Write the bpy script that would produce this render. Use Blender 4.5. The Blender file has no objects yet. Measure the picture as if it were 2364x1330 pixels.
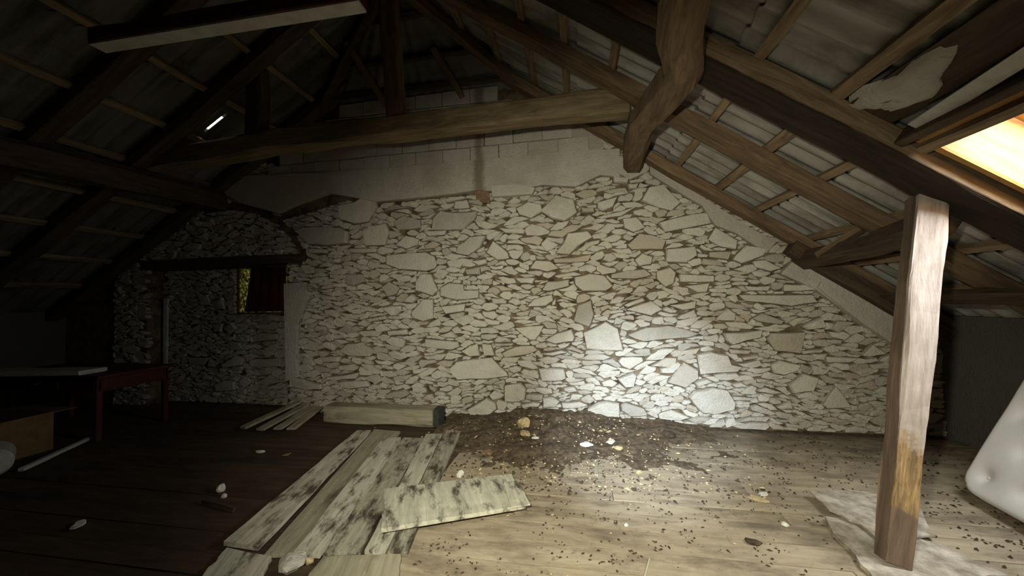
import bpy, bmesh, math, random
import numpy as np
from mathutils import Vector, Matrix, kdtree, noise

random.seed(7)
rng = np.random.default_rng(7)
scene = bpy.context.scene
col = scene.collection

# ------------------------------------------------------------------ camera
W, H, FPX = 2364.0, 1330.0, 860.0
EYE = Vector((0, 0, 1.6))
yaw, pitch, roll = math.radians(9.8), math.radians(1.7), math.radians(-1.0)
CAMROT = (Matrix.Rotation(yaw, 3, 'Z') @ Matrix.Rotation(math.pi / 2 + pitch, 3, 'X') @ Matrix.Rotation(roll, 3, 'Z'))
cam_d = bpy.data.cameras.new('camera')
cam_d.sensor_width = 36.0
cam_d.lens = FPX / W * 36.0
cam_d.clip_start = 0.02
cam = bpy.data.objects.new('camera', cam_d)
cam.matrix_world = Matrix.Translation(EYE) @ CAMROT.to_4x4()
col.objects.link(cam)
scene.camera = cam

# ------------------------------------------------------------------ world, lights, exposure
SKY = 30.0
world = bpy.data.worlds.new('overcast_sky')
scene.world = world
world.use_nodes = True
bg = world.node_tree.nodes['Background']
bg.inputs[0].default_value = (0.93, 0.98, 1.0, 1)
bg.inputs[1].default_value = SKY
world.cycles.sampling_method = 'MANUAL'
world.cycles.sample_map_resolution = 64

scene.view_settings.view_transform = 'Standard'
scene.view_settings.look = 'None'
scene.view_settings.gamma = 1.0
scene.view_settings.use_curve_mapping = False
scene.view_settings.exposure = 0.0
scene.cycles.max_bounces = 6
scene.cycles.diffuse_bounces = 4
scene.cycles.sample_clamp_indirect = 8.0

# hand torch carried beside the camera: the cool spot low on the stone wall
td = bpy.data.lights.new('torch', 'SPOT')
td.energy = 2100
td.color = (0.72, 0.84, 1.0)
td.spot_size = math.radians(33)
td.spot_blend = 1.0
td.shadow_soft_size = 0.03
torch = bpy.data.objects.new('torch', td)
torch.location = (-0.22, -0.03, 1.88)
torch.rotation_euler = (Vector((0.80, 4.92, 0.12)) - Vector(torch.location)).to_track_quat('-Z', 'Y').to_euler()
col.objects.link(torch)

# the same torch's wide warm spill
sd = bpy.data.lights.new('torch_spill', 'SPOT')
sd.energy = 720
sd.color = (1.0, 0.955, 0.755)
sd.spot_size = math.radians(104)
sd.spot_blend = 1.0
sd.shadow_soft_size = 0.05
spill = bpy.data.objects.new('torch_spill', sd)
spill.location = torch.location
spill.rotation_euler = (Vector((0.1, 4.92, 0.3)) - Vector(spill.location)).to_track_quat('-Z', 'Y').to_euler()
col.objects.link(spill)

# ------------------------------------------------------------------ roof geometry constants
DW = 4.92                     # stone face of the far gable wall
SR, SL, XR = 0.69, 0.62, -2.1  # pitch right, pitch left, ridge x
XL, XE, YF = -8.6, 4.0, -1.6   # left wall, right wall, wall behind the camera
A0 = 3.9                      # rafter underside: z = A0 - SR x
YH, SH = 3.95, 1.0            # hip end: ridge stops at YH
def zr(x, off=0.0): return A0 + off - SR * x
ZRIDGE = zr(XR)
def zl(x, off=0.0): return ZRIDGE + off - SL * (XR - x)
def zroof(x, off=0.0): return min(zr(x, off), zl(x, off))
COLS = [5.305, 4.42, 3.535, 2.65, 1.765, 0.88, -0.005, -0.89, -1.775, -2.66]
ROWS_R = [-2.1, -1.02, 0.06, 1.14, 2.22, 3.22, 4.22]
ROWS_L = [-2.1, -3.25, -4.4, -5.55, -6.7, -7.85, -9.0]
SKYCELL = (3, 4)              # column 2.52..1.635, row 2.22..3.22: the roof window
SHEET = 0.24                  # sheet height over rafter underside (vertical)

portal = bpy.data.lights.new('skylight_portal', 'AREA')
portal.shape = 'RECTANGLE'
portal.size = 1.24; portal.size_y = 0.9
portal.cycles.is_portal = True
po = bpy.data.objects.new('skylight_portal', portal)
nrm = Vector((SR, 0, 1)).normalized()
sx = Vector((1, 0, -SR)).normalized()
po.matrix_world = Matrix.Translation(Vector((2.72, 2.2075, zr(2.72, 0.48)))) @ Matrix((sx, nrm.cross(sx), nrm)).transposed().to_4x4()
col.objects.link(po)

# ------------------------------------------------------------------ pixel helpers (photo pixel to a plane of the place)
def ray(x, y): return CAMROT @ Vector(((x - W / 2) / FPX, -(y - H / 2) / FPX, -1.0))
def onY(x, y, Y=DW): d = ray(x, y); return EYE + d * (Y / d.y)
def onZ(x, y, Z=0.0): d = ray(x, y); return EYE + d * ((Z - EYE.z) / d.z)
def onP(x, y, n, d0): d = ray(x, y); n = Vector(n); return EYE + d * ((d0 - n.dot(EYE)) / n.dot(d))

# ------------------------------------------------------------------ object helpers
def link(o, parent=None):
    col.objects.link(o)
    if parent is not None: o.parent = parent
    return o
def mesh_obj(name, verts, faces, mat, parent=None, loc=None, smooth=False, mw=None):
    me = bpy.data.meshes.new(name)
    me.from_pydata([tuple(v) for v in verts], [], faces)
    me.update()
    if mat: me.materials.append(mat)
    if smooth: me.polygons.foreach_set('use_smooth', [True] * len(me.polygons))
    o = bpy.data.objects.new(name, me)
    if mw is not None: o.matrix_world = mw
    elif loc is not None: o.location = loc
    return link(o, parent)
def bm_obj(name, bm, mat, parent=None, loc=None, smooth=False):
    me = bpy.data.meshes.new(name)
    bmesh.ops.recalc_face_normals(bm, faces=bm.faces)
    bm.to_mesh(me); bm.free()
    if mat: me.materials.append(mat)
    if smooth: me.polygons.foreach_set('use_smooth', [True] * len(me.polygons))
    o = bpy.data.objects.new(name, me)
    if loc is not None: o.location = loc
    return link(o, parent)
def empty(name, loc=(0, 0, 0), rz=0.0):
    o = bpy.data.objects.new(name, None)
    o.empty_display_size = 0.1
    o.location = loc; o.rotation_euler = (0, 0, rz)
    return link(o)
def tag(o, label, cat, group=None, kind=None):
    o['label'] = label; o['category'] = cat
    if group: o['group'] = group
    if kind: o['kind'] = kind
    return o
def struct(o, label=None, cat=None):
    o['kind'] = 'structure'
    if label: o['label'] = label
    if cat: o['category'] = cat
    return o
def add_box(bm, x0, x1, y0, y1, z0, z1):
    v = [bm.verts.new(p) for p in ((x0, y0, z0), (x1, y0, z0), (x1, y1, z0), (x0, y1, z0), (x0, y0, z1), (x1, y0, z1), (x1, y1, z1), (x0, y1, z1))]
    for f in ((3, 2, 1, 0), (4, 5, 6, 7), (0, 1, 5, 4), (1, 2, 6, 5), (2, 3, 7, 6), (3, 0, 4, 7)):
        bm.faces.new([v[i] for i in f])
def add_prism(bm, pts, y0, y1):
    """polygon in x,z pulled from y0 to y1"""
    a = [bm.verts.new((p[0], y0, p[1])) for p in pts]
    b = [bm.verts.new((p[0], y1, p[1])) for p in pts]
    bm.faces.new(a); bm.faces.new(b[::-1])
    n = len(pts)
    for i in range(n):
        bm.faces.new((a[i], b[i], b[(i + 1) % n], a[(i + 1) % n]))

def timber(name, pts, w, h, mat, up=(0, 0, 1), seg=0.18, jit=0.006, cham=0.15, parent=None, w1=None, h1=None, seed=None):
    """rough sawn or hewn timber along a polyline; own X axis runs along it"""
    rnd = random.Random(seed if seed is not None else sum(map(ord, name)) + len(bpy.data.objects))
    P = [Vector(p) for p in pts]
    L = [0.0]
    for a, b in zip(P, P[1:]): L.append(L[-1] + (b - a).length)
    X = (P[-1] - P[0]).normalized()
    up = Vector(up)
    Y = up.cross(X).normalized(); Z = X.cross(Y).normalized()
    M = Matrix((X, Y, Z)).transposed().to_4x4(); M.translation = P[0]
    Mi = M.inverted()
    n = max(2, int(L[-1] / seg))
    loc = [Mi @ p for p in P]
    verts, faces = [], []
    ph = rnd.random() * 50
    for i in range(n + 1):
        s = L[-1] * i / n
        k = 0
        while k < len(L) - 2 and s > L[k + 1]: k += 1
        t = (s - L[k]) / max(1e-6, L[k + 1] - L[k])
        # smooth the polyline a little
        c = loc[k].lerp(loc[k + 1], t)
        ww = w + ((w1 if w1 else w) - w) * i / n
        hh = h + ((h1 if h1 else h) - h) * i / n
        a, b = ww / 2, hh / 2
        cy, cz = a * cham, b * cham
        ring = [(-a, -b + cz), (-a + cy, -b), (a - cy, -b), (a, -b + cz), (a, b - cz), (a - cy, b), (-a + cy, b), (-a, b - cz)]
        for j, (y, z) in enumerate(ring):
            q = Vector((s * 1.7 + ph, j * 3.1 + ph, 0.3))
            verts.append((c.x, c.y + y + jit * 2.2 * noise.noise(q) + rnd.uniform(-jit, jit) * .25,
                          c.z + z + jit * 2.2 * noise.noise(q + Vector((9, 4, 7))) + rnd.uniform(-jit, jit) * .25))
    for i in range(n):
        for j in range(8):
            a = i * 8 + j; b = i * 8 + (j + 1) % 8
            faces.append((a, b, b + 8, a + 8))
    faces.append(tuple(range(7, -1, -1))); faces.append(tuple(n * 8 + j for j in range(8)))
    return mesh_obj(name, verts, faces, mat, parent, mw=M)

# ------------------------------------------------------------------ materials
def new_mat(name):
    m = bpy.data.materials.new(name); m.use_nodes = True
    nt = m.node_tree
    return m, nt, nt.nodes['Principled BSDF']
def nd(nt, t, **kw):
    n = nt.nodes.new(t)
    for k, v in kw.items():
        if k in n.inputs: n.inputs[k].default_value = v
        else: setattr(n, k, v)
    return n
def ramp(nt, fac, stops, interp='LINEAR'):
    r = nt.nodes.new('ShaderNodeValToRGB')
    r.color_ramp.interpolation = interp
    el = r.color_ramp.elements
    while len(el) < len(stops): el.new(0.5)
    for e, (p, c) in zip(el, stops):
        e.position = p; e.color = (c[0], c[1], c[2], 1) if len(c) == 3 else c
    nt.links.new(fac, r.inputs[0])
    return r.outputs[0]
def mixc(nt, fac, a, b, mode='MIX'):
    m = nt.nodes.new('ShaderNodeMix'); m.data_type = 'RGBA'; m.blend_type = mode
    for s, v in ((0, fac), (6, a), (7, b)):
        if hasattr(v, 'is_output'): nt.links.new(v, m.inputs[s])
        elif isinstance(v, (int, float)): m.inputs[s].default_value = v
        else: m.inputs[s].default_value = (v[0], v[1], v[2], 1)
    return m.outputs[2]
def coords(nt, scale=(1, 1, 1), kind='Object'):
    tc = nt.nodes.new('ShaderNodeTexCoord'); mp = nt.nodes.new('ShaderNodeMapping')
    mp.inputs['Scale'].default_value = scale
    nt.links.new(tc.outputs[kind], mp.inputs[0])
    return mp.outputs[0]
def wcoords(nt, scale=(1, 1, 1)):
    g = nt.nodes.new('ShaderNodeNewGeometry'); mp = nt.nodes.new('ShaderNodeMapping')
    mp.inputs['Scale'].default_value = scale
    nt.links.new(g.outputs['Position'], mp.inputs[0])
    return mp.outputs[0]
def tex(nt, vec, scale, detail=5, rough=0.6, dist=0.0):
    n = nt.nodes.new('ShaderNodeTexNoise')
    n.inputs['Scale'].default_value = scale; n.inputs['Detail'].default_value = detail
    n.inputs['Roughness'].default_value = rough; n.inputs['Distortion'].default_value = dist
    nt.links.new(vec, n.inputs['Vector'])
    return n.outputs['Fac']
def bump(nt, bsdf, hgt, strength=0.4, dist=0.02):
    b = nt.nodes.new('ShaderNodeBump'); b.inputs['Strength'].default_value = strength; b.inputs['Distance'].default_value = dist
    nt.links.new(hgt, b.inputs['Height']); nt.links.new(b.outputs[0], bsdf.inputs['Normal'])
def rnd_out(nt): return nt.nodes.new('ShaderNodeObjectInfo').outputs['Random']
def shifted(nt, vec):
    """object coordinates moved by a per-object random so alike pieces differ"""
    a = nt.nodes.new('ShaderNodeVectorMath'); a.operation = 'ADD'
    s = nt.nodes.new('ShaderNodeMath'); s.operation = 'MULTIPLY'; s.inputs[1].default_value = 37.0
    nt.links.new(rnd_out(nt), s.inputs[0]); nt.links.new(vec, a.inputs[0]); nt.links.new(s.outputs[0], a.inputs[1])
    return a.outputs[0]

def wood(name, dark, light, stain=None, stain_at=(0.5, 0.7), rough=0.85, grain=9.0, bstr=0.5, stain_scale=1.6):
    m, nt, b = new_mat(name)
    v = shifted(nt, coords(nt, (1.0, grain, grain)))
    v2 = shifted(nt, coords(nt, (0.6, 1.6, 1.6)))
    g = tex(nt, v, 2.4, 6, 0.65, 0.6)
    c = ramp(nt, g, [(0.3, dark), (0.72, light)])
    c = mixc(nt, ramp(nt, rnd_out(nt), [(0, (0.1,) * 3), (1, (0.0,) * 3)]), c, dark)
    if stain:
        s = ramp(nt, tex(nt, v2, stain_scale, 6, 0.7), [(stain_at[0], (0, 0, 0)), (stain_at[1], (1, 1, 1))])
        c = mixc(nt, s, c, stain)
    nt.links.new(c, b.inputs['Base Color'])
    b.inputs['Roughness'].default_value = rough
    b.inputs['Specular IOR Level'].default_value = 0.25
    bump(nt, b, g, bstr, 0.012)
    return m

M = {}
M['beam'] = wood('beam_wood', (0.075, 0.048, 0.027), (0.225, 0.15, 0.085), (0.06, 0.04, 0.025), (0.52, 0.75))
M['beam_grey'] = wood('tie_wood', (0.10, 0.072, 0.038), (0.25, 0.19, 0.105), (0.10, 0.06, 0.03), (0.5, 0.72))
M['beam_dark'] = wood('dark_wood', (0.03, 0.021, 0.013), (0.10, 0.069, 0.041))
M['batten'] = wood('batten_wood', (0.12, 0.08, 0.045), (0.36, 0.26, 0.15), (0.07, 0.045, 0.03), (0.55, 0.75))
M['plank'] = wood('old_plank', (0.34, 0.325, 0.25), (0.60, 0.575, 0.46), (0.075, 0.065, 0.045), (0.50, 0.64), stain_scale=5.5)
M['plank_dull'] = wood('dull_plank', (0.23, 0.205, 0.14), (0.40, 0.365, 0.26), (0.09, 0.075, 0.05), (0.5, 0.7), stain_scale=2.4)
M['plank_mid'] = wood('mid_plank', (0.24, 0.225, 0.165), (0.45, 0.425, 0.325), (0.06, 0.05, 0.035), (0.47, 0.62), stain_scale=6.5)
M['pine'] = wood('pine_frame', (0.30, 0.15, 0.035), (0.52, 0.30, 0.09), rough=0.6)
M['floor'] = wood('floorboard_wood', (0.255, 0.205, 0.138), (0.41, 0.345, 0.24), (0.145, 0.115, 0.08), (0.47, 0.68), grain=6.0, bstr=0.3, stain_scale=3.2)
def dirty_edge(m):
    nt = m.node_tree; b = nt.nodes['Principled BSDF']
    src = b.inputs['Base Color'].links[0].from_socket
    w = wcoords(nt); sp = nt.nodes.new('ShaderNodeSeparateXYZ'); nt.links.new(w, sp.inputs[0])
    a = nt.nodes.new('ShaderNodeMath'); a.operation = 'MULTIPLY_ADD'; a.inputs[1].default_value = 2.6
    nt.links.new(tex(nt, w, 4.0, 7, 0.7), a.inputs[0]); nt.links.new(sp.outputs[1], a.inputs[2])
    dv = nt.nodes.new('ShaderNodeMath'); dv.operation = 'DIVIDE'; dv.inputs[1].default_value = 7.0
    nt.links.new(a.outputs[0], dv.inputs[0])
    c = mixc(nt, ramp(nt, dv.outputs[0], [(0.73, (0, 0, 0)), (0.88, (0.85,) * 3)]), src, (0.085, 0.064, 0.043))
    sp2 = ramp(nt, tex(nt, w, 13.0, 6, 0.75), [(0.58, (0, 0, 0)), (0.68, (0.7,) * 3)])
    c = mixc(nt, sp2, c, (0.10, 0.078, 0.052))
    nt.links.new(c, b.inputs['Base Color'])
dirty_edge(M['floor'])
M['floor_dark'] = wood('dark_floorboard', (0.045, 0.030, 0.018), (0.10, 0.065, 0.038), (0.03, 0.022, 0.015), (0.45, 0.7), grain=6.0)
M['redwood'] = wood('red_paint', (0.05, 0.012, 0.007), (0.095, 0.022, 0.013), rough=0.6)

def stone_mat(name, a, b_, warm, dirt, wash=0.6):
    m, nt, b = new_mat(name)
    w = wcoords(nt)
    g = nt.nodes.new('ShaderNodeNewGeometry')
    r1 = nt.nodes.new('ShaderNodeMath'); r1.operation = 'ADD'
    nt.links.new(g.outputs['Random Per Island'], r1.inputs[0]); nt.links.new(rnd_out(nt), r1.inputs[1])
    fr = nt.nodes.new('ShaderNodeMath'); fr.operation = 'FRACT'; nt.links.new(r1.outputs[0], fr.inputs[0])
    c = ramp(nt, fr.outputs[0], [(0.0, b_), (0.25, a), (0.8, a), (0.93, warm), (1.0, b_)])
    n1 = tex(nt, w, 9.0, 7, 0.65)
    c = mixc(nt, ramp(nt, n1, [(0.42, (0, 0, 0)), (0.75, (0.55,) * 3)]), c, warm)
    n2 = tex(nt, w, 1.3, 4, 0.6)
    c = mixc(nt, ramp(nt, n2, [(0.52, (0, 0, 0)), (0.78, (0.5,) * 3)]), c, dirt)
    n3 = tex(nt, w, 45.0, 5, 0.7)
    c = mixc(nt, ramp(nt, n3, [(0.55, (0, 0, 0)), (0.8, (0.4,) * 3)]), c, dirt)
    nt.links.new(c, b.inputs['Base Color'])
    b.inputs['Roughness'].default_value = 0.9
    b.inputs['Specular IOR Level'].default_value = 0.2
    hs = nt.nodes.new('ShaderNodeMath'); hs.operation = 'ADD'
    nt.links.new(n1, hs.inputs[0]); nt.links.new(n3, hs.inputs[1])
    bump(nt, b, hs.outputs[0], 0.8, 0.03)
    return m
M['stone'] = stone_mat('limewashed_stone', (0.60, 0.575, 0.49), (0.43, 0.405, 0.345), (0.49, 0.43, 0.335), (0.27, 0.205, 0.13))
M['plaster'] = stone_mat('lime_plaster', (0.55, 0.52, 0.45), (0.52, 0.49, 0.42), (0.44, 0.40, 0.32), (0.27, 0.23, 0.17))
M['block'] = stone_mat('painted_block', (0.56, 0.53, 0.47), (0.50, 0.47, 0.41), (0.46, 0.42, 0.34), (0.27, 0.23, 0.17))
def streak(m, x0, hw):
    nt = m.node_tree; b = nt.nodes['Principled BSDF']
    src = b.inputs['Base Color'].links[0].from_socket
    w = wcoords(nt); sp = nt.nodes.new('ShaderNodeSeparateXYZ'); nt.links.new(w, sp.inputs[0])
    a = nt.nodes.new('ShaderNodeMath'); a.operation = 'MULTIPLY_ADD'; a.inputs[1].default_value = 0.16
    nt.links.new(tex(nt, w, 5.0, 5, 0.7), a.inputs[0]); nt.links.new(sp.outputs[0], a.inputs[2])
    d = nt.nodes.new('ShaderNodeMath'); d.operation = 'SUBTRACT'; d.inputs[1].default_value = x0 + .08
    nt.links.new(a.outputs[0], d.inputs[0])
    e = nt.nodes.new('ShaderNodeMath'); e.operation = 'ABSOLUTE'; nt.links.new(d.outputs[0], e.inputs[0])
    c = mixc(nt, ramp(nt, e.outputs[0], [(hw * .3, (0.75,) * 3), (hw, (0, 0, 0))]), src, (0.17, 0.14, 0.095))
    nt.links.new(c, b.inputs['Base Color'])
streak(M['plaster'], -1.27, .11); streak(M['block'], -1.27, .09)
M['greywall'] = stone_mat('grey_render', (0.13, 0.125, 0.105), (0.12, 0.115, 0.1), (0.11, 0.10, 0.08), (0.07, 0.06, 0.045))

def simple(name, c1, c2, scale=8.0, rough=0.85, bs=0.3, detail=5, lo=0.35, hi=0.7, bd=0.015):
    m, nt, b = new_mat(name)
    n = tex(nt, wcoords(nt), scale, detail, 0.65)
    nt.links.new(ramp(nt, n, [(lo, c1), (hi, c2)]), b.inputs['Base Color'])
    b.inputs['Roughness'].default_value = rough
    b.inputs['Specular IOR Level'].default_value = 0.2
    bump(nt, b, n, bs, bd)
    return m
M['mortar'] = simple('earth_mortar', (0.045, 0.03, 0.017), (0.22, 0.165, 0.10), 7.0, 0.95, 0.8)
M['soil'] = simple('soil', (0.05, 0.036, 0.022), (0.17, 0.125, 0.08), 19.0, 0.95, 0.9)
M['crumb'] = simple('dark_crumb', (0.03, 0.022, 0.014), (0.09, 0.065, 0.04), 20.0, 0.95, 0.5)
M['chip_pale'] = simple('pale_chip', (0.55, 0.52, 0.44), (0.72, 0.69, 0.62), 30.0)
M['chip_tan'] = simple('tan_chip', (0.36, 0.27, 0.14), (0.55, 0.44, 0.25), 30.0)
M['chip_brown'] = simple('brown_chip', (0.14, 0.09, 0.05), (0.26, 0.17, 0.10), 30.0)
M['cotton'] = simple('mattress_ticking', (0.58, 0.57, 0.55), (0.64, 0.63, 0.61), 5.0, 0.9, 0.15)
M['card'] = simple('torn_board', (0.20, 0.165, 0.12), (0.52, 0.465, 0.385), 9.0, 0.9, 0.5)
M['white'] = simple('dirty_white', (0.42, 0.42, 0.37), (0.55, 0.55, 0.5), 12.0, 0.6)
M['cardboard'] = simple('brown_cardboard', (0.14, 0.085, 0.035), (0.22, 0.14, 0.06), 8.0)
M['curtain'] = simple('red_brown_cloth', (0.05, 0.014, 0.010), (0.10, 0.03, 0.02), 10.0, 0.95)
M['pale_strip'] = simple('pale_board', (0.42, 0.41, 0.37), (0.56, 0.55, 0.5), 9.0)
M['iron'] = simple('dark_iron', (0.03, 0.03, 0.03), (0.06, 0.055, 0.05), 20.0, 0.6)
M['leaf'] = simple('ivy_leaf', (0.05, 0.09, 0.02), (0.16, 0.2, 0.05), 9.0, 0.6)

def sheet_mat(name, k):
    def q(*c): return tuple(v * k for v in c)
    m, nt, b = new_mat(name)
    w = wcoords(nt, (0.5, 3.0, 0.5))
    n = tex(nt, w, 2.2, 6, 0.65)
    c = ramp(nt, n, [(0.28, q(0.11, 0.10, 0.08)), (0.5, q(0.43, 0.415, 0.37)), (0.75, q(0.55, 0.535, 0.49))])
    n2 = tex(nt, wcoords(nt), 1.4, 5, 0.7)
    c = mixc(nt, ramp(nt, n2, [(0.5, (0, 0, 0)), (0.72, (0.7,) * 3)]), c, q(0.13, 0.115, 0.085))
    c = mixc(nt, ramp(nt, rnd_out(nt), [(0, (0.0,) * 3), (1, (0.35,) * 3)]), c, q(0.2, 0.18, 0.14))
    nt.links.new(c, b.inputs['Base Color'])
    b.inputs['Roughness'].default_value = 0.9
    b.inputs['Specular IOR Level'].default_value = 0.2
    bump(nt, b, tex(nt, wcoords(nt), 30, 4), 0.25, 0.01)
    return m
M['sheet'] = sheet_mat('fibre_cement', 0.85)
M['sheet_shaded'] = sheet_mat('shaded_fibre_cement', 0.36)  # same sheet darkened; gloom of left slope and hip put into the colour

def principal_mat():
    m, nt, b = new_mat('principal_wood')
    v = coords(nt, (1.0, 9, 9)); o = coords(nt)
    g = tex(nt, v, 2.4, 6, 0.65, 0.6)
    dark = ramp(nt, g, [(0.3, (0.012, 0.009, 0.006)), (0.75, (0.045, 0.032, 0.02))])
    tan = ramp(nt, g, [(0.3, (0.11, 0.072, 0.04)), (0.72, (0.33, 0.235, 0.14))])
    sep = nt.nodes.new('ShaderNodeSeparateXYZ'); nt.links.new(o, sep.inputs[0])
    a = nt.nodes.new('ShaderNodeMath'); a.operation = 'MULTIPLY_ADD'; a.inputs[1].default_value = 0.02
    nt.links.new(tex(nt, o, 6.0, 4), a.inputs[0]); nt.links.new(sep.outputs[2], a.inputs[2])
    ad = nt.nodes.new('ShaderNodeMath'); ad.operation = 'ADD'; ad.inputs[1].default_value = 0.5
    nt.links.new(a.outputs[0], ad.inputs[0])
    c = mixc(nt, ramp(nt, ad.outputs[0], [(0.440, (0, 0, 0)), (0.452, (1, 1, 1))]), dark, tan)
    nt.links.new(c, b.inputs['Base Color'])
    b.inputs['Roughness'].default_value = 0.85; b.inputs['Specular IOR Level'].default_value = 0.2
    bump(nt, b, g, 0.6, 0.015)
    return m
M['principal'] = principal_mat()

def post_mat():
    m, nt, b = new_mat('post_wood')
    v = coords(nt, (1.0, 8, 8)); o = coords(nt)
    g = tex(nt, v, 2.2, 6, 0.65, 0.5)
    dark = ramp(nt, g, [(0.3, (0.075, 0.045, 0.028)), (0.72, (0.19, 0.125, 0.08))])
    bare = ramp(nt, tex(nt, v, 4.5, 6, 0.7, 0.8), [(0.35, (0.12, 0.075, 0.035)), (0.55, (0.30, 0.19, 0.075)), (0.72, (0.50, 0.35, 0.16))])
    wash = ramp(nt, tex(nt, v, 3.0, 6, 0.7, 0.5), [(0.3, (0.24, 0.19, 0.155)), (0.5, (0.36, 0.30, 0.255)), (0.75, (0.50, 0.435, 0.385))])
    sep = nt.nodes.new('ShaderNodeSeparateXYZ'); nt.links.new(o, sep.inputs[0])
    nz = tex(nt, o, 5.0, 4, 0.6)
    s = nt.nodes.new('ShaderNodeMath'); s.operation = 'MULTIPLY_ADD'
    s.inputs[1].default_value = 0.5; nt.links.new(nz, s.inputs[0]); nt.links.new(sep.outputs[0], s.inputs[2])
    up1 = ramp(nt, s.outputs[0], [(0.60, (0, 0, 0)), (0.64, (1, 1, 1))])
    up2 = ramp(nt, s.outputs[0], [(0.94, (0, 0, 0)), (0.99, (1, 1, 1))])
    fz = nt.nodes.new('ShaderNodeMath'); fz.operation = 'MULTIPLY_ADD'; fz.inputs[1].default_value = 0.03
    nt.links.new(nz, fz.inputs[0]); nt.links.new(sep.outputs[2], fz.inputs[2])
    front = ramp(nt, fz.outputs[0], [(0.062, (0, 0, 0)), (0.07, (1, 1, 1))])
    c = mixc(nt, mixc(nt, 1.0, up1, front, 'MULTIPLY'), dark, bare)
    c = mixc(nt, mixc(nt, 1.0, up2, front, 'MULTIPLY'), c, wash)
    nt.links.new(c, b.inputs['Base Color'])
    b.inputs['Roughness'].default_value = 0.7
    bump(nt, b, g, 0.8, 0.015)
    return m
M['post'] = post_mat()

def glass_mat(name, tint=(1, 1, 1), gl=0.06):
    m, nt, b = new_mat(name)
    nt.nodes.remove(b)
    t = nd(nt, 'ShaderNodeBsdfTransparent'); t.inputs[0].default_value = (*tint, 1)
    g = nd(nt, 'ShaderNodeBsdfGlossy'); g.inputs['Roughness'].default_value = 0.05
    x = nd(nt, 'ShaderNodeMixShader'); x.inputs[0].default_value = gl
    nt.links.new(t.outputs[0], x.inputs[1]); nt.links.new(g.outputs[0], x.inputs[2])
    nt.links.new(x.outputs[0], nt.nodes['Material Output'].inputs[0])
    return m
M['glass'] = glass_mat('roof_window_glass')
def leaflit():
    m, nt, b = new_mat('leaflit_pane')
    nt.nodes.remove(b)
    n = tex(nt, wcoords(nt), 26, 5, 0.7)
    c = ramp(nt, n, [(0.38, (0.006, 0.006, 0.002)), (0.55, (0.06, 0.056, 0.02)), (0.7, (0.24, 0.225, 0.14))])  # mottled olive tint imitates foliage light from outside
    t = nd(nt, 'ShaderNodeBsdfTranslucent'); nt.links.new(c, t.inputs[0])
    nt.links.new(t.outputs[0], nt.nodes['Material Output'].inputs[0])
    return m
M['leaflit'] = leaflit()

# ================================================================== SETTING
# ------------------------------------------------------------------ floor
floor_bm = bmesh.new()
add_box(floor_bm, XL - .3, XE + .3, YF - .3, 5.6, -0.25, -0.03)
floor = struct(bm_obj('floor', floor_bm, M['soil']), 'dirty old board floor of the attic', 'floor')
XS = -1.25
def board_mesh(L, w, t, rnd):
    n = 4
    vs, fs = [], []
    for i in range(n + 1):
        x = -L / 2 + L * i / n
        zt = rnd.uniform(-.0025, .0025)
        for (y, z) in ((-w / 2, -t), (-w / 2, -.0006), (-w / 2 + .004, 0), (w / 2 - .004, 0), (w / 2, -.0006), (w / 2, -t)):
            vs.append((x, y, z + (zt if z > -.01 else 0)))
    for i in range(n):
        for j in range(5):
            a = i * 6 + j; fs.append((a, a + 6, a + 7, a + 1))
    fs.append((0, 1, 2, 3, 4, 5)); fs.append(tuple(n * 6 + j for j in range(5, -1, -1)))
    return vs, fs
rb = random.Random(3)
y = 4.79; k = 0
while y > YF:
    w = rb.choice((0.17, 0.19, 0.21))
    cuts = [XS, rb.uniform(0.2, 2.8), XE]
    for a, b in zip(cuts, cuts[1:]):
        vs, fs = board_mesh(b - a - .005, w - .005, .03, rb)
        mesh_obj('floorboard', vs, fs, M['floor'], floor, (0.5 * (a + b), y - w / 2, rb.uniform(-.003, .002)))
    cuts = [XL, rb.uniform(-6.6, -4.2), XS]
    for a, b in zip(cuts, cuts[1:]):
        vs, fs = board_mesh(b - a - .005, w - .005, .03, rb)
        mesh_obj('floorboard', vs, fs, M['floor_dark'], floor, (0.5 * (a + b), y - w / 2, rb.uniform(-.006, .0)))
    y -= w

# ------------------------------------------------------------------ far gable wall
LIN_Z = 2.2                                     # underside of the niche lintel
NX0, NX1, NY = -6.9, -4.31, 5.2                 # niche left, right, back face
wh0, wh1 = onY(543, 722, NY), onY(652, 632, NY)  # hole in the niche
HX0, HX1, HZ0, HZ1 = wh0.x, wh1.x + .06, wh0.z, LIN_Z - .02
YM = DW + 0.06                                  # mortar bed behind the stone faces
bm = bmesh.new()
YB = 5.6
WT = 0.22
hipz = zroof(0, 0) * 0 + (ZRIDGE + SHEET - SH * (DW - YH))
xr_h = (A0 + SHEET - hipz) / SR
xl_h = XR - (ZRIDGE + SHEET - hipz) / SL
add_prism(bm, [(XL - .3, -.2), (NX0, -.2), (NX0, zl(NX0, WT)), (XL - .3, zl(XL - .3, WT))], YM, YB)
add_prism(bm, [(NX0, LIN_Z + .1), (NX1, LIN_Z + .1), (NX1, zl(NX1, WT)), (NX0, zl(NX0, WT))], YM, YB)
add_prism(bm, [(NX1, -.2), (xl_h, -.2), (xl_h, zl(xl_h, WT)), (NX1, zl(NX1, WT))], YM, YB)
add_prism(bm, [(xl_h, -.2), (xr_h, -.2), (xr_h, zr(xr_h, WT)), (XR, ZRIDGE + WT), (xl_h, zl(xl_h, WT))], YM, YB)
add_prism(bm, [(xr_h, -.2), (XE + .3, -.2), (XE + .3, zr(XE + .3, WT)), (xr_h, zr(xr_h, WT))], YM, YB)
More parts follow.
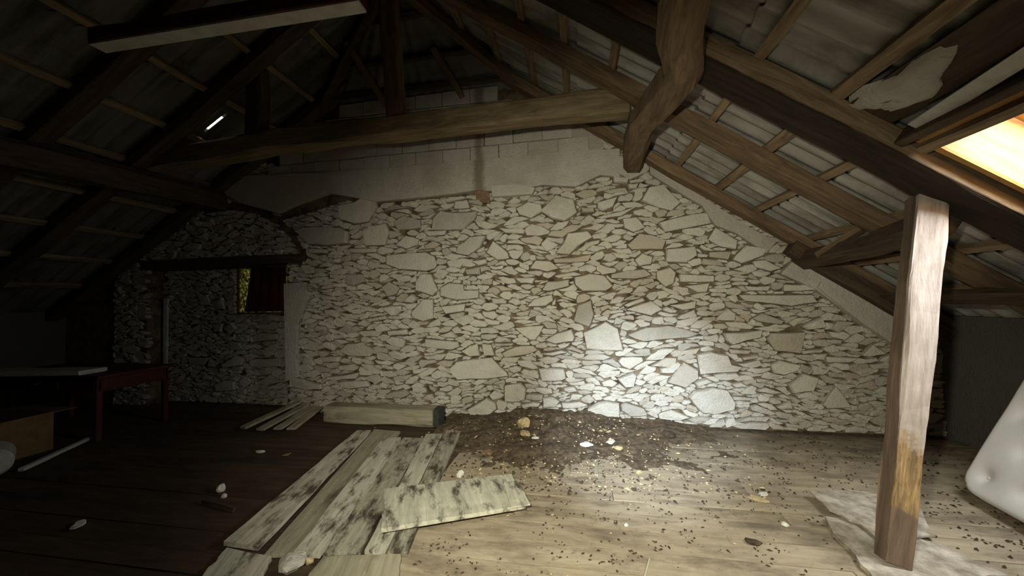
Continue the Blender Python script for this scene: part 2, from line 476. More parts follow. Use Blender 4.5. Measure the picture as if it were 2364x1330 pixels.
# back of the niche with the small opening
add_prism(bm, [(NX0, -.2), (HX0, -.2), (HX0, LIN_Z + .1), (NX0, LIN_Z + .1)], NY + .06, YB)
add_prism(bm, [(HX1, -.2), (NX1, -.2), (NX1, LIN_Z + .1), (HX1, LIN_Z + .1)], NY + .06, YB)
add_prism(bm, [(HX0, -.2), (HX1, -.2), (HX1, HZ0), (HX0, HZ0)], NY + .06, YB)
add_prism(bm, [(HX0, HZ1), (HX1, HZ1), (HX1, LIN_Z + .1), (HX0, LIN_Z + .1)], NY + .06, YB)
wall_back = struct(bm_obj('wall_back', bm, M['mortar']), 'limewashed rubble stone gable wall at the far end', 'wall')

# --- traced stones, pixel outlines (origin x, y, zoom) taken to the wall plane
TR = {
 (600, 400, 2.955): '''540,230 640,200 700,160 790,190 800,230 740,330 640,345 560,320|250,400 300,370 560,375 605,400 600,480 450,495 330,485|710,400 760,360 860,345 880,400 855,490 720,495|910,330 980,290 1090,320 1095,375 940,385|1180,310 1230,255 1330,270 1480,260 1470,310 1380,385 1170,385|1330,190 1410,180 1430,235 1320,240|925,490 1000,425 1085,450 1070,490 1000,515|1120,490 1180,460 1230,485 1190,510 1130,515|1350,500 1440,435 1545,430 1500,510 1420,560 1340,545|1545,540 1590,460 1690,540 1700,580 1620,590|860,560 1130,540 1190,570 1205,620 1190,650 1130,668 950,655 860,620|580,690 700,690 720,740 640,770 590,755|830,780 880,740 950,780 930,825 870,840|1060,740 1095,690 1165,690 1215,800 1175,835 1060,800|1230,780 1290,750 1385,760 1390,800 1490,800 1490,850 1340,865 1230,835|1000,850 1040,825 1080,855 1040,885 985,880|1030,950 1110,860 1180,860 1180,990 1110,1010 1040,985|840,920 960,905 965,940 900,975|1240,910 1400,890 1390,940 1270,960|1910,260 2020,150 2140,180 2165,270 2080,330 1990,310|1750,240 1830,195 1920,215 1930,260 1850,305 1770,280|2070,480 2100,410 2240,400 2270,440 2170,500 2110,555 2020,545|1840,650 1880,595 1980,600 2040,650 1960,670|2000,585 2260,555 2240,600 2010,612|1925,800 1960,740 2110,725 2110,770 1970,805|1820,910 1870,860 1990,830 2000,870 1950,905|1130,1130 1350,1150 1360,1185 1310,1205 1130,1180|1440,600 1540,585 1550,615 1490,630|1740,715 1880,715 1860,755 1780,750|1400,660 1500,640 1500,690 1410,690|1120,400 1270,390 1260,420 1150,430|610,515 800,515 790,540 620,540|330,515 460,520 450,545 335,545''',
 (1300, 400, 2.955): '''75,710 180,685 280,700 340,770 290,800 130,805 80,760|330,690 560,655 605,695 500,720 330,715|640,670 730,640 770,680 755,750 700,775 640,720|530,190 580,100 680,80 800,200 740,255 600,215|650,340 830,290 980,270 1010,340 700,400|440,490 520,410 600,420 700,460 680,520 470,520|700,520 900,500 915,560 840,610 700,605|990,450 1040,370 1190,460 1180,520 1080,500|1180,560 1250,490 1385,520 1370,560 1220,615 1160,590|490,590 540,545 610,570 600,620 520,635|1000,540 1150,535 1130,590 1000,570|790,690 1030,700 1030,740 800,740|830,770 1000,750 980,810 920,815|100,900 190,865 210,960 180,1050 70,1010|140,1090 290,1010 375,1060 410,1210 160,1200|430,1100 560,1050 720,1040 930,1095 860,1120 540,1145|410,900 540,850 560,870 440,915|430,930 600,870 680,930 600,970|1090,1090 1360,1070 1350,1120 1150,1170 1110,1140|1390,1130 1420,1090 1640,1080 1620,1230 1450,1210|1200,830 1700,830 1740,880 1560,905 1240,870|1040,1000 1120,920 1180,960 1170,1005|1290,990 1360,955 1510,1010 1490,1030 1330,1010|720,900 905,870 900,920 820,935|1300,600 1380,590 1490,650 1420,670 1310,640|410,310 500,300 560,370 480,400 420,370|230,200 370,165 340,230 270,260 235,240|120,240 210,235 215,265 130,270|230,300 400,260 500,230 400,290 260,310|1240,770 1420,770 1400,800 1260,800|1510,760 1720,755 1730,795 1510,805|340,20 450,35 440,70 345,65|440,75 515,70 500,105 450,105''',
 (1000, 720, 4.728): '''890,180 1210,150 1110,310 1060,310|1230,310 1340,240 1510,190 1545,280 1530,320 1330,350|750,450 900,380 1090,370 1140,420 1000,470 780,495|200,600 260,540 640,500 690,560 800,660 820,700 540,735 270,735 205,660|1150,620 1430,620 1450,730 1400,750 1185,755|780,810 950,780 1010,840 1000,960 930,980 780,980|1010,910 1040,890 1200,905 1190,960 1100,970 1010,945|1680,1060 1800,990 1900,975 2030,1000 2030,1150 2000,1210 1790,1215 1680,1110|1610,950 1700,900 1770,970 1710,1005 1630,980|1400,990 1600,985 1685,1020 1600,1050 1410,1045|2010,730 2180,660 2220,690 2190,820 2100,830|1195,940 1300,930 1380,980 1330,1040 1200,1045|960,1010 1100,985 1170,1000 1150,1035 980,1045|1100,1065 1350,1075 1480,1150 1450,1190 1260,1180 1110,1110|2050,1020 2100,990 2300,1060 2340,1130 2160,1140 2060,1080|380,1060 580,940 680,1000 690,1060 600,1140 420,1150|1110,830 1290,840 1300,890 1210,900 1130,870|810,620 900,590 970,610 950,650 880,670|310,430 400,370 480,350 510,480 400,490|530,350 630,360 670,480 560,485|520,250 700,245 700,280 600,310 520,290|1440,400 1510,365 1650,440 1620,455|1170,455 1400,420 1480,440 1300,480|660,345 880,340 870,365 690,375|1420,830 1540,820 1570,870 1480,885 1430,860|1840,770 1940,740 2010,780 1960,825 1860,815|2020,540 2060,500 2280,500 2290,540 2150,630 2060,590''',
 (1500, 720, 3.94): '''430,390 540,360 700,390 740,480 830,500 800,545 460,570|160,640 310,460 440,530 440,600 320,690 180,650|350,770 400,720 580,690 710,720 780,830 770,890 600,935 480,920 400,840|920,870 980,850 1160,930 1100,940 930,895|1100,480 1180,440 1360,480 1340,530 1220,575 1130,560|1260,660 1400,560 1530,600 1480,720 1300,740|1580,850 1700,680 1840,870 1620,880|80,930 200,895 360,960 280,990 90,975|1160,870 1280,810 1300,880 1200,890|750,770 960,790 900,810 770,805|970,720 1060,690 1210,740 1130,750|1610,410 1880,420 1820,460 1620,460|740,660 830,640 900,680 780,690|400,640 520,610 570,640 430,680|780,1000 900,960 1100,960 1060,1000|1380,130 1560,50 1600,140 1440,165|720,340 930,350 900,385 740,380|840,420 980,385 990,420 860,440|1940,400 2040,300 2150,380 2000,410|1380,360 1580,340 1560,370 1400,385''',
 (640, 700, 5.115): '''590,870 960,820 930,890 700,910 600,900|740,930 1050,920 1090,980 850,1015 740,990|150,870 300,900 520,960 530,1010 350,1030 150,980|530,640 730,630 730,690 540,700|730,740 900,720 960,770 900,800 720,790|720,570 830,480 1000,460 1150,560 1090,630 850,620|1240,60 1350,30 1470,70 1400,150 1350,150|1300,330 1520,310 1540,370 1310,385|1320,1060 1500,1020 1570,1070 1480,1120 1350,1110|1640,500 1750,530 1730,580 1650,560|1910,380 2060,330 2130,410 2000,410|1110,180 1280,150 1290,190 1140,215|960,230 1030,190 1100,240 1050,280 960,260|1790,970 1880,1010 1860,1050 1800,1020''',
 (330, 620, 4.03): '''990,860 1050,840 1250,835 1260,910 1000,915|760,890 860,810 940,830 920,900 770,920|620,850 700,880 660,920 600,910|680,1080 760,1040 860,1050 850,1130 700,1140|890,1050 960,990 1000,1060 940,1110|1060,1060 1180,990 1270,1060 1150,1095|640,310 740,270 760,380 650,380|530,250 610,240 620,340 545,340|630,170 680,140 720,190 670,220 630,210|990,640 1100,600 1250,610 1250,660 1000,690|790,680 900,690 950,760 820,760|430,830 600,830 560,900 440,890|650,520 740,510 730,590 660,590|760,560 840,500 880,560 800,610''',
}
traced = []
for (ox, oy, sc_), s in TR.items():
    pl = NY if ox == 330 else DW
    for poly in s.split('|'):
        pts = []
        for pr in poly.split():
            a, b = map(float, pr.split(','))
            p = onY(ox + a / sc_, oy + b / sc_, pl)
            pts.append((p.x, p.z))
        traced.append(pts)

# --- plaster and block areas, kept free of rubble
def wp(pix, Y=DW): return [(p.x, p.z) for p in (onY(a, b, Y) for a, b in pix)]
band_poly = wp([(505, 440), (560, 470), (640, 492), (690, 470), (760, 446), (870, 466), (960, 458), (1050, 448), (1100, 440), (1180, 444), (1250, 428), (1330, 432), (1385, 405), (1430, 410), (1430, 345), (1300, 352), (1100, 371), (900, 390), (700, 402), (540, 408)])
edge_poly = wp([(1500, 402), (1560, 440), (1620, 476), (1650, 520), (1700, 540), (1768, 585), (1790, 560), (1720, 520), (1640, 468), (1560, 415), (1500, 378)])
wedge_poly = wp([(1800, 632), (1880, 668), (1980, 742), (2085, 812), (2110, 770), (2060, 715), (1960, 650), (1880, 605), (1830, 600)])
jamb_poly = wp([(657, 655), (705, 652), (712, 690), (690, 735), (686, 780), (684, 830), (690, 870), (662, 880)])
def inpoly(px, pz, poly):
    ins = np.zeros(px.shape, bool)
    n = len(poly)
    for i in range(n):
        x1, z1 = poly[i]; x2, z2 = poly[(i + 1) % n]
        c = ((z1 > pz) != (z2 > pz)) & (px < (x2 - x1) * (pz - z1) / (z2 - z1 + 1e-12) + x1)
        ins ^= c
    return ins
RES = 0.01
gx = np.arange(-7.5, XE + .02, RES); gz = np.arange(0.0, 3.75, RES)
PX, PZ = np.meshgrid(gx, gz)
free = np.ones(PX.shape, bool)
top_stone = np.interp(PX, [-7.5, -5.2, -4.4, -3.9, -3.3, -2.7, -1.4, -.6, .3, .85, 4.1], [9, 9, 2.86, 2.95, 3.1, 3.02, 3.05, 3.1, 3.17, 9, 9])
roofline = np.minimum(A0 - SR * PX, ZRIDGE - SL * (XR - PX)) + .05
free &= (PZ < top_stone) & (PZ < roofline)
for poly in (band_poly, edge_poly, wedge_poly, jamb_poly): free &= ~inpoly(PX, PZ, poly)
free &= ~((PX > HX0 - .02) & (PX < HX1 + .02) & (PZ > HZ0 - .02) & (PZ < LIN_Z + .12))
free &= ~((PX > NX0 - .1) & (PX < NX1 + .28) & (PZ > LIN_Z - .02) & (PZ < LIN_Z + .13))
free &= ~((np.abs(PX - NX1) < .025) & (PZ < LIN_Z))
# cracked earth line arching over the lintel
arc = wp([(470, 485), (530, 474), (590, 484), (640, 510), (672, 545), (700, 592)])
for (x1, z1), (x2, z2) in zip(arc, arc[1:]):
    dx, dz = x2 - x1, z2 - z1
    t = np.clip(((PX - x1) * dx + (PZ - z1) * dz) / (dx * dx + dz * dz), 0, 1)
    free &= np.hypot(PX - x1 - t * dx, PZ - z1 - t * dz) > .05
for pts in traced:
    m_ = inpoly(PX, PZ, pts)
    free &= ~m_
def erode(a):
    b = a.copy()
    b[1:] &= a[:-1]; b[:-1] &= a[1:]; b[:, 1:] &= a[:, :-1]; b[:, :-1] &= a[:, 1:]
    return b
free = erode(free)
# --- rubble filling: flat lying seeds, nearest seed in a stretched and warped plane
ASP = 3.0
seeds = []
zc = 0.0
while zc < 3.8:
    hrow = rng.uniform(0.042, 0.082)
    xc = -7.5 + rng.uniform(0, .2)
    while xc < 4.05:
        wst = hrow * rng.uniform(1.5, 5.4)
        if rng.random() > .1: seeds.append((xc + rng.uniform(-.03, .03), zc + rng.uniform(-.03, .03)))
        xc += wst
    zc += hrow
kd = kdtree.KDTree(len(seeds))
for i, (a, b) in enumerate(seeds): kd.insert((a, b * ASP, 0), i)
kd.balance()
lab = np.full(PX.shape, -1, int)
iy, ix = np.nonzero(free)
for r, c in zip(iy, ix):
    x, z = PX[r, c], PZ[r, c]
    wz = z + .06 * math.sin(x * 2.3 + z * 1.1) + .03 * math.sin(x * 5.7 - z * 4.0) + .016 * math.sin(x * 13.0 + z * 17.0) + .009 * math.sin(x * 37.0 - z * 29.0)
    wx = x + .05 * math.sin(z * 9.0 + x * 2.0) + .02 * math.sin(z * 31.0 + x * 5.0)
    lab[r, c] = kd.find((wx, wz * ASP, 0))[1]
pieces = []
order = np.argsort(lab[iy, ix], kind='stable')
ls = lab[iy, ix][order]
bounds = np.searchsorted(ls, np.arange(len(seeds) + 1))
for k in range(len(seeds)):
    idx = order[bounds[k]:bounds[k + 1]]
    if len(idx) < 9: continue
    rr, cc = iy[idx], ix[idx]
    cr, cm = rr.mean(), cc.mean()
    j = np.argmin((rr - cr) ** 2 * 4 + (cc - cm) ** 2)
    cr, cm = float(rr[j]), float(cc[j])
    poly = []
    for q in range(10):
        th = 2 * math.pi * q / 10 + rng.uniform(-.2, .2)
        du, dv = math.cos(th) * 1.0, math.sin(th) / ASP * 1.4
        nn = math.hypot(du, dv); du /= nn; dv /= nn
        s = 0.0
        while s < 75:
            a, b = int(round(cr + dv * (s + .5))), int(round(cm + du * (s + .5)))
            if a < 0 or b < 0 or a >= lab.shape[0] or b >= lab.shape[1] or lab[a, b] != k: break
            s += .5
        s = s * RES * rng.uniform(.93, 1.06) + .0015
        poly.append((gx[int(cm)] + du * s, gz[int(cr)] + dv * s))
    ar = 0.5 * abs(sum(poly[i][0] * poly[(i + 1) % 10][1] - poly[(i + 1) % 10][0] * poly[i][1] for i in range(10)))
    if ar > 0.0006: pieces.append((ar, poly))
pieces.sort(key=lambda t: -t[0])

def stone_geo(poly, hgt, rnd, dense=False):
    """stone in the wall: poly in x,z about its middle; front faces -Y"""
    cx = sum(p[0] for p in poly) / len(poly); cz = sum(p[1] for p in poly) / len(poly)
    P = [(p[0] - cx, p[1] - cz) for p in poly]
    ar = sum(P[i][0] * P[(i + 1) % len(P)][1] - P[(i + 1) % len(P)][0] * P[i][1] for i in range(len(P)))
    if ar < 0: P = P[::-1]
    if dense:
        Q = []
        for i in range(len(P)):
            a, b = P[i], P[(i + 1) % len(P)]
            Q.append(a)
            L = math.hypot(b[0] - a[0], b[1] - a[1])
            Q.append(((a[0] + b[0]) / 2 + rnd.uniform(-.05, .05) * L * .6, (a[1] + b[1]) / 2 + rnd.uniform(-.05, .05) * L * .6))
        P = Q
    n = len(P)
    R = max(math.hypot(*p) for p in P)
    ins = min(.012, R * .2)
    tx, tz = rnd.uniform(-.3, .3), rnd.uniform(-.55, .3)
    vs = []
    for p in P: vs.append((p[0] * .96, .075, p[1] * .96))
    for p in P: vs.append((p[0], -hgt * .35, p[1]))
    for p in P:
        d = math.hypot(*p) + 1e-6; f = max(.5, (d - ins) / d)
        vs.append((p[0] * f, -hgt + tx * p[0] * f * .5 + tz * p[1] * f * .5 + rnd.uniform(-.003, .003), p[1] * f))
    vs.append((0, -hgt - rnd.uniform(0, .008), 0))
    fs = []
    for r in range(2):
        for i in range(n):
            a, b = r * n + i, r * n + (i + 1) % n
            fs.append((a, b, b + n, a + n))
    for i in range(n): fs.append((2 * n + i, 2 * n + (i + 1) % n, 3 * n))
    return (cx, cz), vs, fs
rs = random.Random(11)
def plane_of(cx, cz): return NY if (NX0 < cx < NX1 and cz < LIN_Z) else DW
for poly in traced:
    (cx, cz), vs, fs = stone_geo(poly, rs.uniform(.004, .05), rs, True)
    mesh_obj('stone', vs, fs, M['stone'], wall_back, (cx, plane_of(cx, cz) + .012, cz))
NPART = 300 - len(traced)
sv, sf = [], []
for i, (ar, poly) in enumerate(pieces):
    (cx, cz), vs, fs = stone_geo(poly, rs.uniform(-.022, .028), rs)
    pl = plane_of(cx, cz) + .012
    if i < NPART: mesh_obj('stone', vs, fs, M['stone'], wall_back, (cx, pl, cz))
    else:
        o = len(sv)
        sv += [(v[0] + cx, v[1] + pl, v[2] + cz) for v in vs]; sf += [tuple(a + o for a in f) for f in fs]
small = mesh_obj('small_stones', sv, sf, M['stone'], wall_back); small['kind'] = 'stuff'

# --- plaster skins, concrete blocks above the rubble
def skin(name, poly, y0, y1, mat):
    bm = bmesh.new(); add_prism(bm, poly, y0, y1)
    return bm_obj(name, bm, mat, wall_back)
skin('plaster_band', band_poly, DW - .028, YM + .02, M['plaster'])
skin('plaster_edge', edge_poly, DW - .02, YM + .02, M['plaster'])
skin('plaster_wedge', wedge_poly, DW - .035, YM + .02, M['plaster'])
skin('plaster_jamb', jamb_poly, DW - .02, YM + .02, M['plaster'])
strip_poly = wp([(1880, 664), (1888, 652), (1990, 728), (2085, 800), (2085, 815), (1980, 744)])
skin('plaster_ledge', strip_poly, DW - .065, YM, M['plaster'])
zc = 3.50; crs = 0
rk = random.Random(5)
while zc < hipz - .1:
    xc = -5.4 + (0.2 if crs % 2 else 0.0)
    while xc < 0.85:
        bw = 0.40
        if zroof(xc, .02) > zc + .2 and zroof(xc + bw, .02) > zc + .16:
            bm = bmesh.new(); g = .004
            add_box(bm, -bw / 2 + g, bw / 2 - g, 0, .06, g, .2 - g)
            bmesh.ops.bevel(bm, geom=bm.edges[:], offset=.005, segments=1, affect='EDGES')
            bm_obj('block', bm, M['block'], wall_back, (xc + bw / 2 + rk.uniform(-.004, .004), DW - .012 + rk.uniform(-.008, .008), zc + rk.uniform(-.004, .004) + .006 * (xc + 2)))
        xc += bw
    zc += .205; crs += 1
bm = bmesh.new(); add_prism(bm, wp([(1138, 434), (1200, 430), (1236, 438), (1230, 452), (1140, 458)]), DW - .09, YM); bm_obj('ledge_stone', bm, M['stone'], wall_back)
bm = bmesh.new(); add_prism(bm, wp([(1098, 440), (1128, 436), (1132, 470), (1100, 466)]), DW - .01, YM); bm_obj('rusty_block', bm, M['chip_brown'], wall_back)
# sloping closers beside the blocks
skin('plaster_gusset', [(0.25, 3.5), (0.92, 3.32), (0.92, 3.18), (.70, 3.10), (.4, 3.3)], DW - .02, YM + .02, M['plaster'])
skin('plaster_gusset', [(xr_h, 4.1), (-.2, 4.1), (.55, 3.62), (.3, 3.5), (xr_h, 3.5)], DW + .02, YM + .02, M['block'])

# ------------------------------------------------------------------ other walls
def wall(name, boxes, mat, label):
    bm = bmesh.new()
    for b in boxes: add_box(bm, *b)
    return struct(bm_obj(name, bm, mat), label, 'wall')
wall('wall_right', [(XE, XE + .3, YF - .3, YM, -.2, zr(XE) + .2)], M['greywall'], 'low grey rendered wall under the right eave')
wall('wall_left', [(XL - .3, XL, YF - .3, YM, -.2, zl(XL) + .2)], M['greywall'], 'low dark wall under the left eave')
bm = bmesh.new()
add_prism(bm, [(XL, -.2), (XE, -.2), (XE, zr(XE, .24)), (XR, ZRIDGE + .24), (XL, zl(XL, .24))], YF - .3, YF)
struct(bm_obj('wall_front', bm, M['greywall']), 'rendered gable wall behind the viewer', 'wall')

# ------------------------------------------------------------------ roof covering
ceiling = struct(empty('ceiling', (XR, 2, ZRIDGE)), 'grey corrugated fibre cement roof seen from below', 'ceiling')
ceiling_inv = Matrix.Translation((-XR, -2, -ZRIDGE))
NW, PITCH, AMP = 5, 0.177, 0.024
def sheet_mesh(dx, slope, name, holes=(), mat='sheet'):
    """corrugated sheet, ridges down the slope; local origin at its upper corner, y runs 0..-0.885, x by dx"""
    nu, nv = NW * 8, 3
    vs, fs = [], []
    for lay in (0.0, 0.008):
        for j in range(nv + 1):
            t = -.06 * 0 + j / nv
            lift = -0.012 * (1 - t) + lay          # upper end tucks under the next row
            for i in range(nu + 1):
                yy = -NW * PITCH * i / nu
                x = dx * (t * 1.09)
                vs.append((x, yy, -slope * abs(x) + AMP * math.cos(2 * math.pi * yy / PITCH) + lift + .014 * t))
    nn = (nu + 1) * (nv + 1)
    for lay in range(2):
        for j in range(nv):
            for i in range(nu):
                if (i, j) in holes: continue
                a = lay * nn + j * (nu + 1) + i
                f = (a, a + 1, a + nu + 2, a + nu + 1)
                fs.append(f if lay else f[::-1])
    me = bpy.data.meshes.new(name); me.from_pydata(vs, [], fs); me.materials.append(M[mat])
    me.polygons.foreach_set('use_smooth', [True] * len(me.polygons)); me.update()
    return me
def put(me, name, loc):
    o = bpy.data.objects.new(name, me); o.location = ceiling_inv @ Vector(loc)
    return link(o, ceiling)
mR = {}
for j, (xa, xb) in enumerate(zip(ROWS_R, ROWS_R[1:])):
    key = round(xb - xa, 3)
    if key not in mR: mR[key] = sheet_mesh(xb - xa, SR, 'roof_sheet')
    for i, yc in enumerate(COLS[:-1]):
        if (i, j) == SKYCELL: continue
        put(mR[key], 'roof_sheet', (xa, yc, zr(xa, SHEET)))
GL = onP(487, 291, (-SL, 0, 1), ZRIDGE + SHEET - SL * XR)     # chink of daylight high on the left slope
mL = sheet_mesh(ROWS_L[1] - ROWS_L[0], SL, 'roof_sheet', mat='sheet_shaded')
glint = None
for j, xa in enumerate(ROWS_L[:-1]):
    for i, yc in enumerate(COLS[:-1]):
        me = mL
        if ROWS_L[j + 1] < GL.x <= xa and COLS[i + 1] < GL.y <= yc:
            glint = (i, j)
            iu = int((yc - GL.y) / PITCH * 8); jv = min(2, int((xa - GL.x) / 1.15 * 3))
            me = sheet_mesh(ROWS_L[1] - ROWS_L[0], SL, 'roof_sheet', {(iu, jv)}, 'sheet_shaded')
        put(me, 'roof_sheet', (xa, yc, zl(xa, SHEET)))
# hip end sheets, three courses
def hip_course(y0, y1):
    vs, fs = [], []
    nu, nv = 90, 2
    for lay in (0.0, .008):
        for j in range(nv + 1):
            yy = y0 + (y1 - y0) * j / nv
            z = ZRIDGE + SHEET - SH * (yy - YH)
            zz = ZRIDGE - (zz0 if (zz0 := SH * (yy - YH)) else 0)
            hx1 = XR + (yy - YH) * SH / SR + .08; hx0 = XR - (yy - YH) * SH / SL - .08
            for i in range(nu + 1):
                x = hx0 + (hx1 - hx0) * i / nu
                vs.append((x - XR, yy - 2, z - ZRIDGE - .05 + AMP * math.cos(2 * math.pi * x / PITCH) + lay - .014 * j / nv))
    nn = (nu + 1) * (nv + 1)
    for lay in range(2):
        for j in range(nv):
            for i in range(nu):
                a = lay * nn + j * (nu + 1) + i
                fs.append((a, a + 1, a + nu + 2, a + nu + 1))
    mesh_obj('hip_sheet', vs, fs, M['sheet_shaded'], ceiling, smooth=True)
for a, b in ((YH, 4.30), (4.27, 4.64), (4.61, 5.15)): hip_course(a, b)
# unseen layer added to block light leaks, open at the roof window and the chink
bm = bmesh.new()
def cover(xa, xb, ya, yb, f):
    p = [(xa, ya, f(xa)), (xb, ya, f(xb)), (xb, yb, f(xb)), (xa, yb, f(xa))]
    lo = [bm.verts.new((x - XR, y_ - 2, z - ZRIDGE)) for x, y_, z in p]
    hi = [bm.verts.new((x - XR, y_ - 2, z - ZRIDGE + .02)) for x, y_, z in p]
    bm.faces.new(lo); bm.faces.new(hi[::-1])
    for k in range(4): bm.faces.new((lo[k], hi[k], hi[(k + 1) % 4], lo[(k + 1) % 4]))
for i, (ya, yb) in enumerate(zip(COLS, COLS[1:])):
    for j, (xa, xb) in enumerate(zip(ROWS_R, ROWS_R[1:])):
        if (i, j) != SKYCELL: cover(xa, xb, ya, yb, lambda x: zr(x, SHEET + .06))
    for j, (xa, xb) in enumerate(zip(ROWS_L, ROWS_L[1:])):
        if (i, j) != glint: cover(xa, xb, ya, yb, lambda x: zl(x, SHEET + .06))
        else:
            cover(xa, GL.x + .12, ya, yb, lambda x: zl(x, SHEET + .06)); cover(GL.x - .12, xb, ya, yb, lambda x: zl(x, SHEET + .06))
            cover(GL.x + .12, GL.x - .12, ya, GL.y + .07, lambda x: zl(x, SHEET + .06)); cover(GL.x + .12, GL.x - .12, GL.y - .07, yb, lambda x: zl(x, SHEET + .06))
bm_obj('light_seal', bm, M['iron'], ceiling)

# battens under the sheets
def batten(xc, ya, yb, f, slope, w=.07, h=.05, mat='batten'):
    z = f(xc, 0.155 + h / 2)
    p0 = ceiling_inv @ Vector((xc, ya, z)); p1 = ceiling_inv @ Vector((xc, yb, z + random.uniform(-.01, .01)))
    timber('batten', [p0, p1], w, h, M[mat], up=(slope, 0, 1), seg=.5, jit=.004, parent=ceiling)
for xc in (-1.75, -1.35, -0.93, -0.48, -0.06, 0.39, 0.83, 1.26, 1.71, 2.13, 2.66, 3.1, 3.55):
    if 2.15 < xc < 3.2:
        batten(xc, 4.9, 2.70, zr, SR); batten(xc, 1.7, YF, zr, SR)
    elif xc == 1.71: batten(xc, 4.9, YF, zr, SR, .09, .055)
    else: batten(xc, 4.9, YF, zr, SR)
for xc in (-2.5, -3.1, -3.7, -4.3, -4.9, -5.5, -6.1, -6.7, -7.3, -7.9): batten(xc, 4.9, YF, zl, -SL)
# hip battens
for yy in (4.26, 4.58, 4.84):
    dz = SH * (yy - YH)
    z = ZRIDGE + SHEET - dz - .13
    timber('batten', [ceiling_inv @ Vector((XR - dz / SL * .96, yy, z)), ceiling_inv @ Vector((XR + dz / SR * .96, yy, z))], .06, .05, M['beam_dark'], parent=ceiling, jit=.008)
# rough mortar and pale packing strip above the roof window
timber('sarking_board', [ceiling_inv @ Vector((1.88, 2.7, zr(1.88, .15))), ceiling_inv @ Vector((1.88, .6, zr(1.88, .15)))], .27, .02, M['beam_dark'], up=(SR, 0, 1), parent=ceiling)
skin_bm = bmesh.new()
ra = random.Random(2)
cen = onP(2085, 200, (SR, 0, 1), A0 + .13)
rings = []
for f, zo in ((1.0, .012), (.8, -.006), (.5, -.02)):
    rg = []
    for k in range(18):
        th = 2 * math.pi * k / 18
        r = f * (1 + .28 * math.sin(3 * th + 1) + .2 * ra.uniform(-1, 1))
        dx_, dy_ = .10 * r * math.cos(th), .30 * r * math.sin(th)
        rg.append(skin_bm.verts.new(ceiling_inv @ (cen + Vector((dx_, dy_, -SR * dx_ + zo + ra.uniform(-.008, .008))))))
    rings.append(rg)
for r1_, r2_ in zip(rings, rings[1:]):
    for k in range(18): skin_bm.faces.new((r1_[k], r1_[(k + 1) % 18], r2_[(k + 1) % 18], r2_[k]))
skin_bm.faces.new(rings[-1])
bm_obj('mortar_patch', skin_bm, M['plaster'], ceiling, smooth=True)
sa = onP(2115, 292, (SR, 0, 1), A0 + .1); sb = onP(2364, 132, (SR, 0, 1), A0 + .1)
timber('packing_strip', [ceiling_inv @ sa, ceiling_inv @ (sb + (sb - sa) * .6)], .085, .02, M['pale_strip'], up=(SR, 0, 1), parent=ceiling, jit=.004)

# ------------------------------------------------------------------ roof window
win = struct(empty('window_1', (2.2, 2.08, zr(2.2))), 'pine framed roof window in the right slope, glaring with daylight', 'window')
winv = Matrix.Translation(-win.location)
def wpart(name, p0, p1, w, h, mat, up=(SR, 0, 1)):
    return timber(name, [winv @ Vector(p0), winv @ Vector(p1)], w, h, mat, up=up, seg=.3, jit=.002, cham=.08, parent=win)
wy0, wy1 = 2.66, 1.75
wpart('side_jamb', (2.20, wy0, zr(2.20, .30)), (3.22, wy0, zr(3.22, .30)), .045, .36, M['pine'])
wpart('side_jamb', (2.20, wy1, zr(2.20, .30)), (3.22, wy1, zr(3.22, .30)), .045, .36, M['pine'])
wpart('head_rail', (2.20, wy0, zr(2.20, .30)), (2.20, wy1, zr(2.20, .30)), .05, .36, M['pine'])
wpart('sill_rail', (3.22, wy0, zr(3.22, .30)), (3.22, wy1, zr(3.22, .30)), .05, .36, M['pine'])
wpart('sash_stile', (2.26, wy0 - .06, zr(2.26, .50)), (3.18, wy0 - .06, zr(3.18, .50)), .05, .05, M['pine'])
wpart('sash_stile', (2.26, wy1 + .06, zr(2.26, .50)), (3.18, wy1 + .06, zr(3.18, .50)), .05, .05, M['pine'])
wpart('sash_rail', (2.26, wy0 - .06, zr(2.26, .50)), (2.26, wy1 + .06, zr(2.26, .50)), .05, .05, M['pine'])
wpart('lining_board', (2.06, wy0 + .1, zr(2.06, .10)), (2.06, wy1, zr(2.06, .10)), .05, .12, M['beam_dark'])
wpart('lining_board', (2.13, wy0 + .02, zr(2.13, .06)), (2.13, wy1, zr(2.13, .06)), .06, .06, M['batten'])
gz0 = .52
gv = [winv @ Vector(p) for p in ((2.26, wy0 - .06, zr(2.26, gz0)), (3.2, wy0 - .06, zr(3.2, gz0)), (3.2, wy1 + .06, zr(3.2, gz0)), (2.26, wy1 + .06, zr(2.26, gz0)))]
mesh_obj('pane', gv + [v + Vector((0, 0, .004)) for v in gv], [(0, 1, 2, 3), (7, 6, 5, 4), (0, 4, 5, 1), (1, 5, 6, 2), (2, 6, 7, 3), (3, 7, 4, 0)], M['glass'], win)

# ------------------------------------------------------------------ niche opening
w2 = struct(empty('window_2', ((HX0 + HX1) / 2, NY + .2, HZ0)), 'small grimy opening low under the lintel on the dark left', 'window')
o2 = w2.location
bm = bmesh.new(); add_box(bm, HX0 - o2.x, HX1 - o2.x, -.12, -.11, 0, HZ1 - o2.z)
bm_obj('pane', bm, M['leaflit'], w2)  # pane added to dim the sky and stand in for foliage outside
for xx in (HX1 - .03,):
    timber('frame_stile', [(xx - o2.x, .1, 0), (xx - o2.x, .1, HZ1 - o2.z)], .05, .05, M['beam_dark'], up=(0, 1, 0), parent=w2)

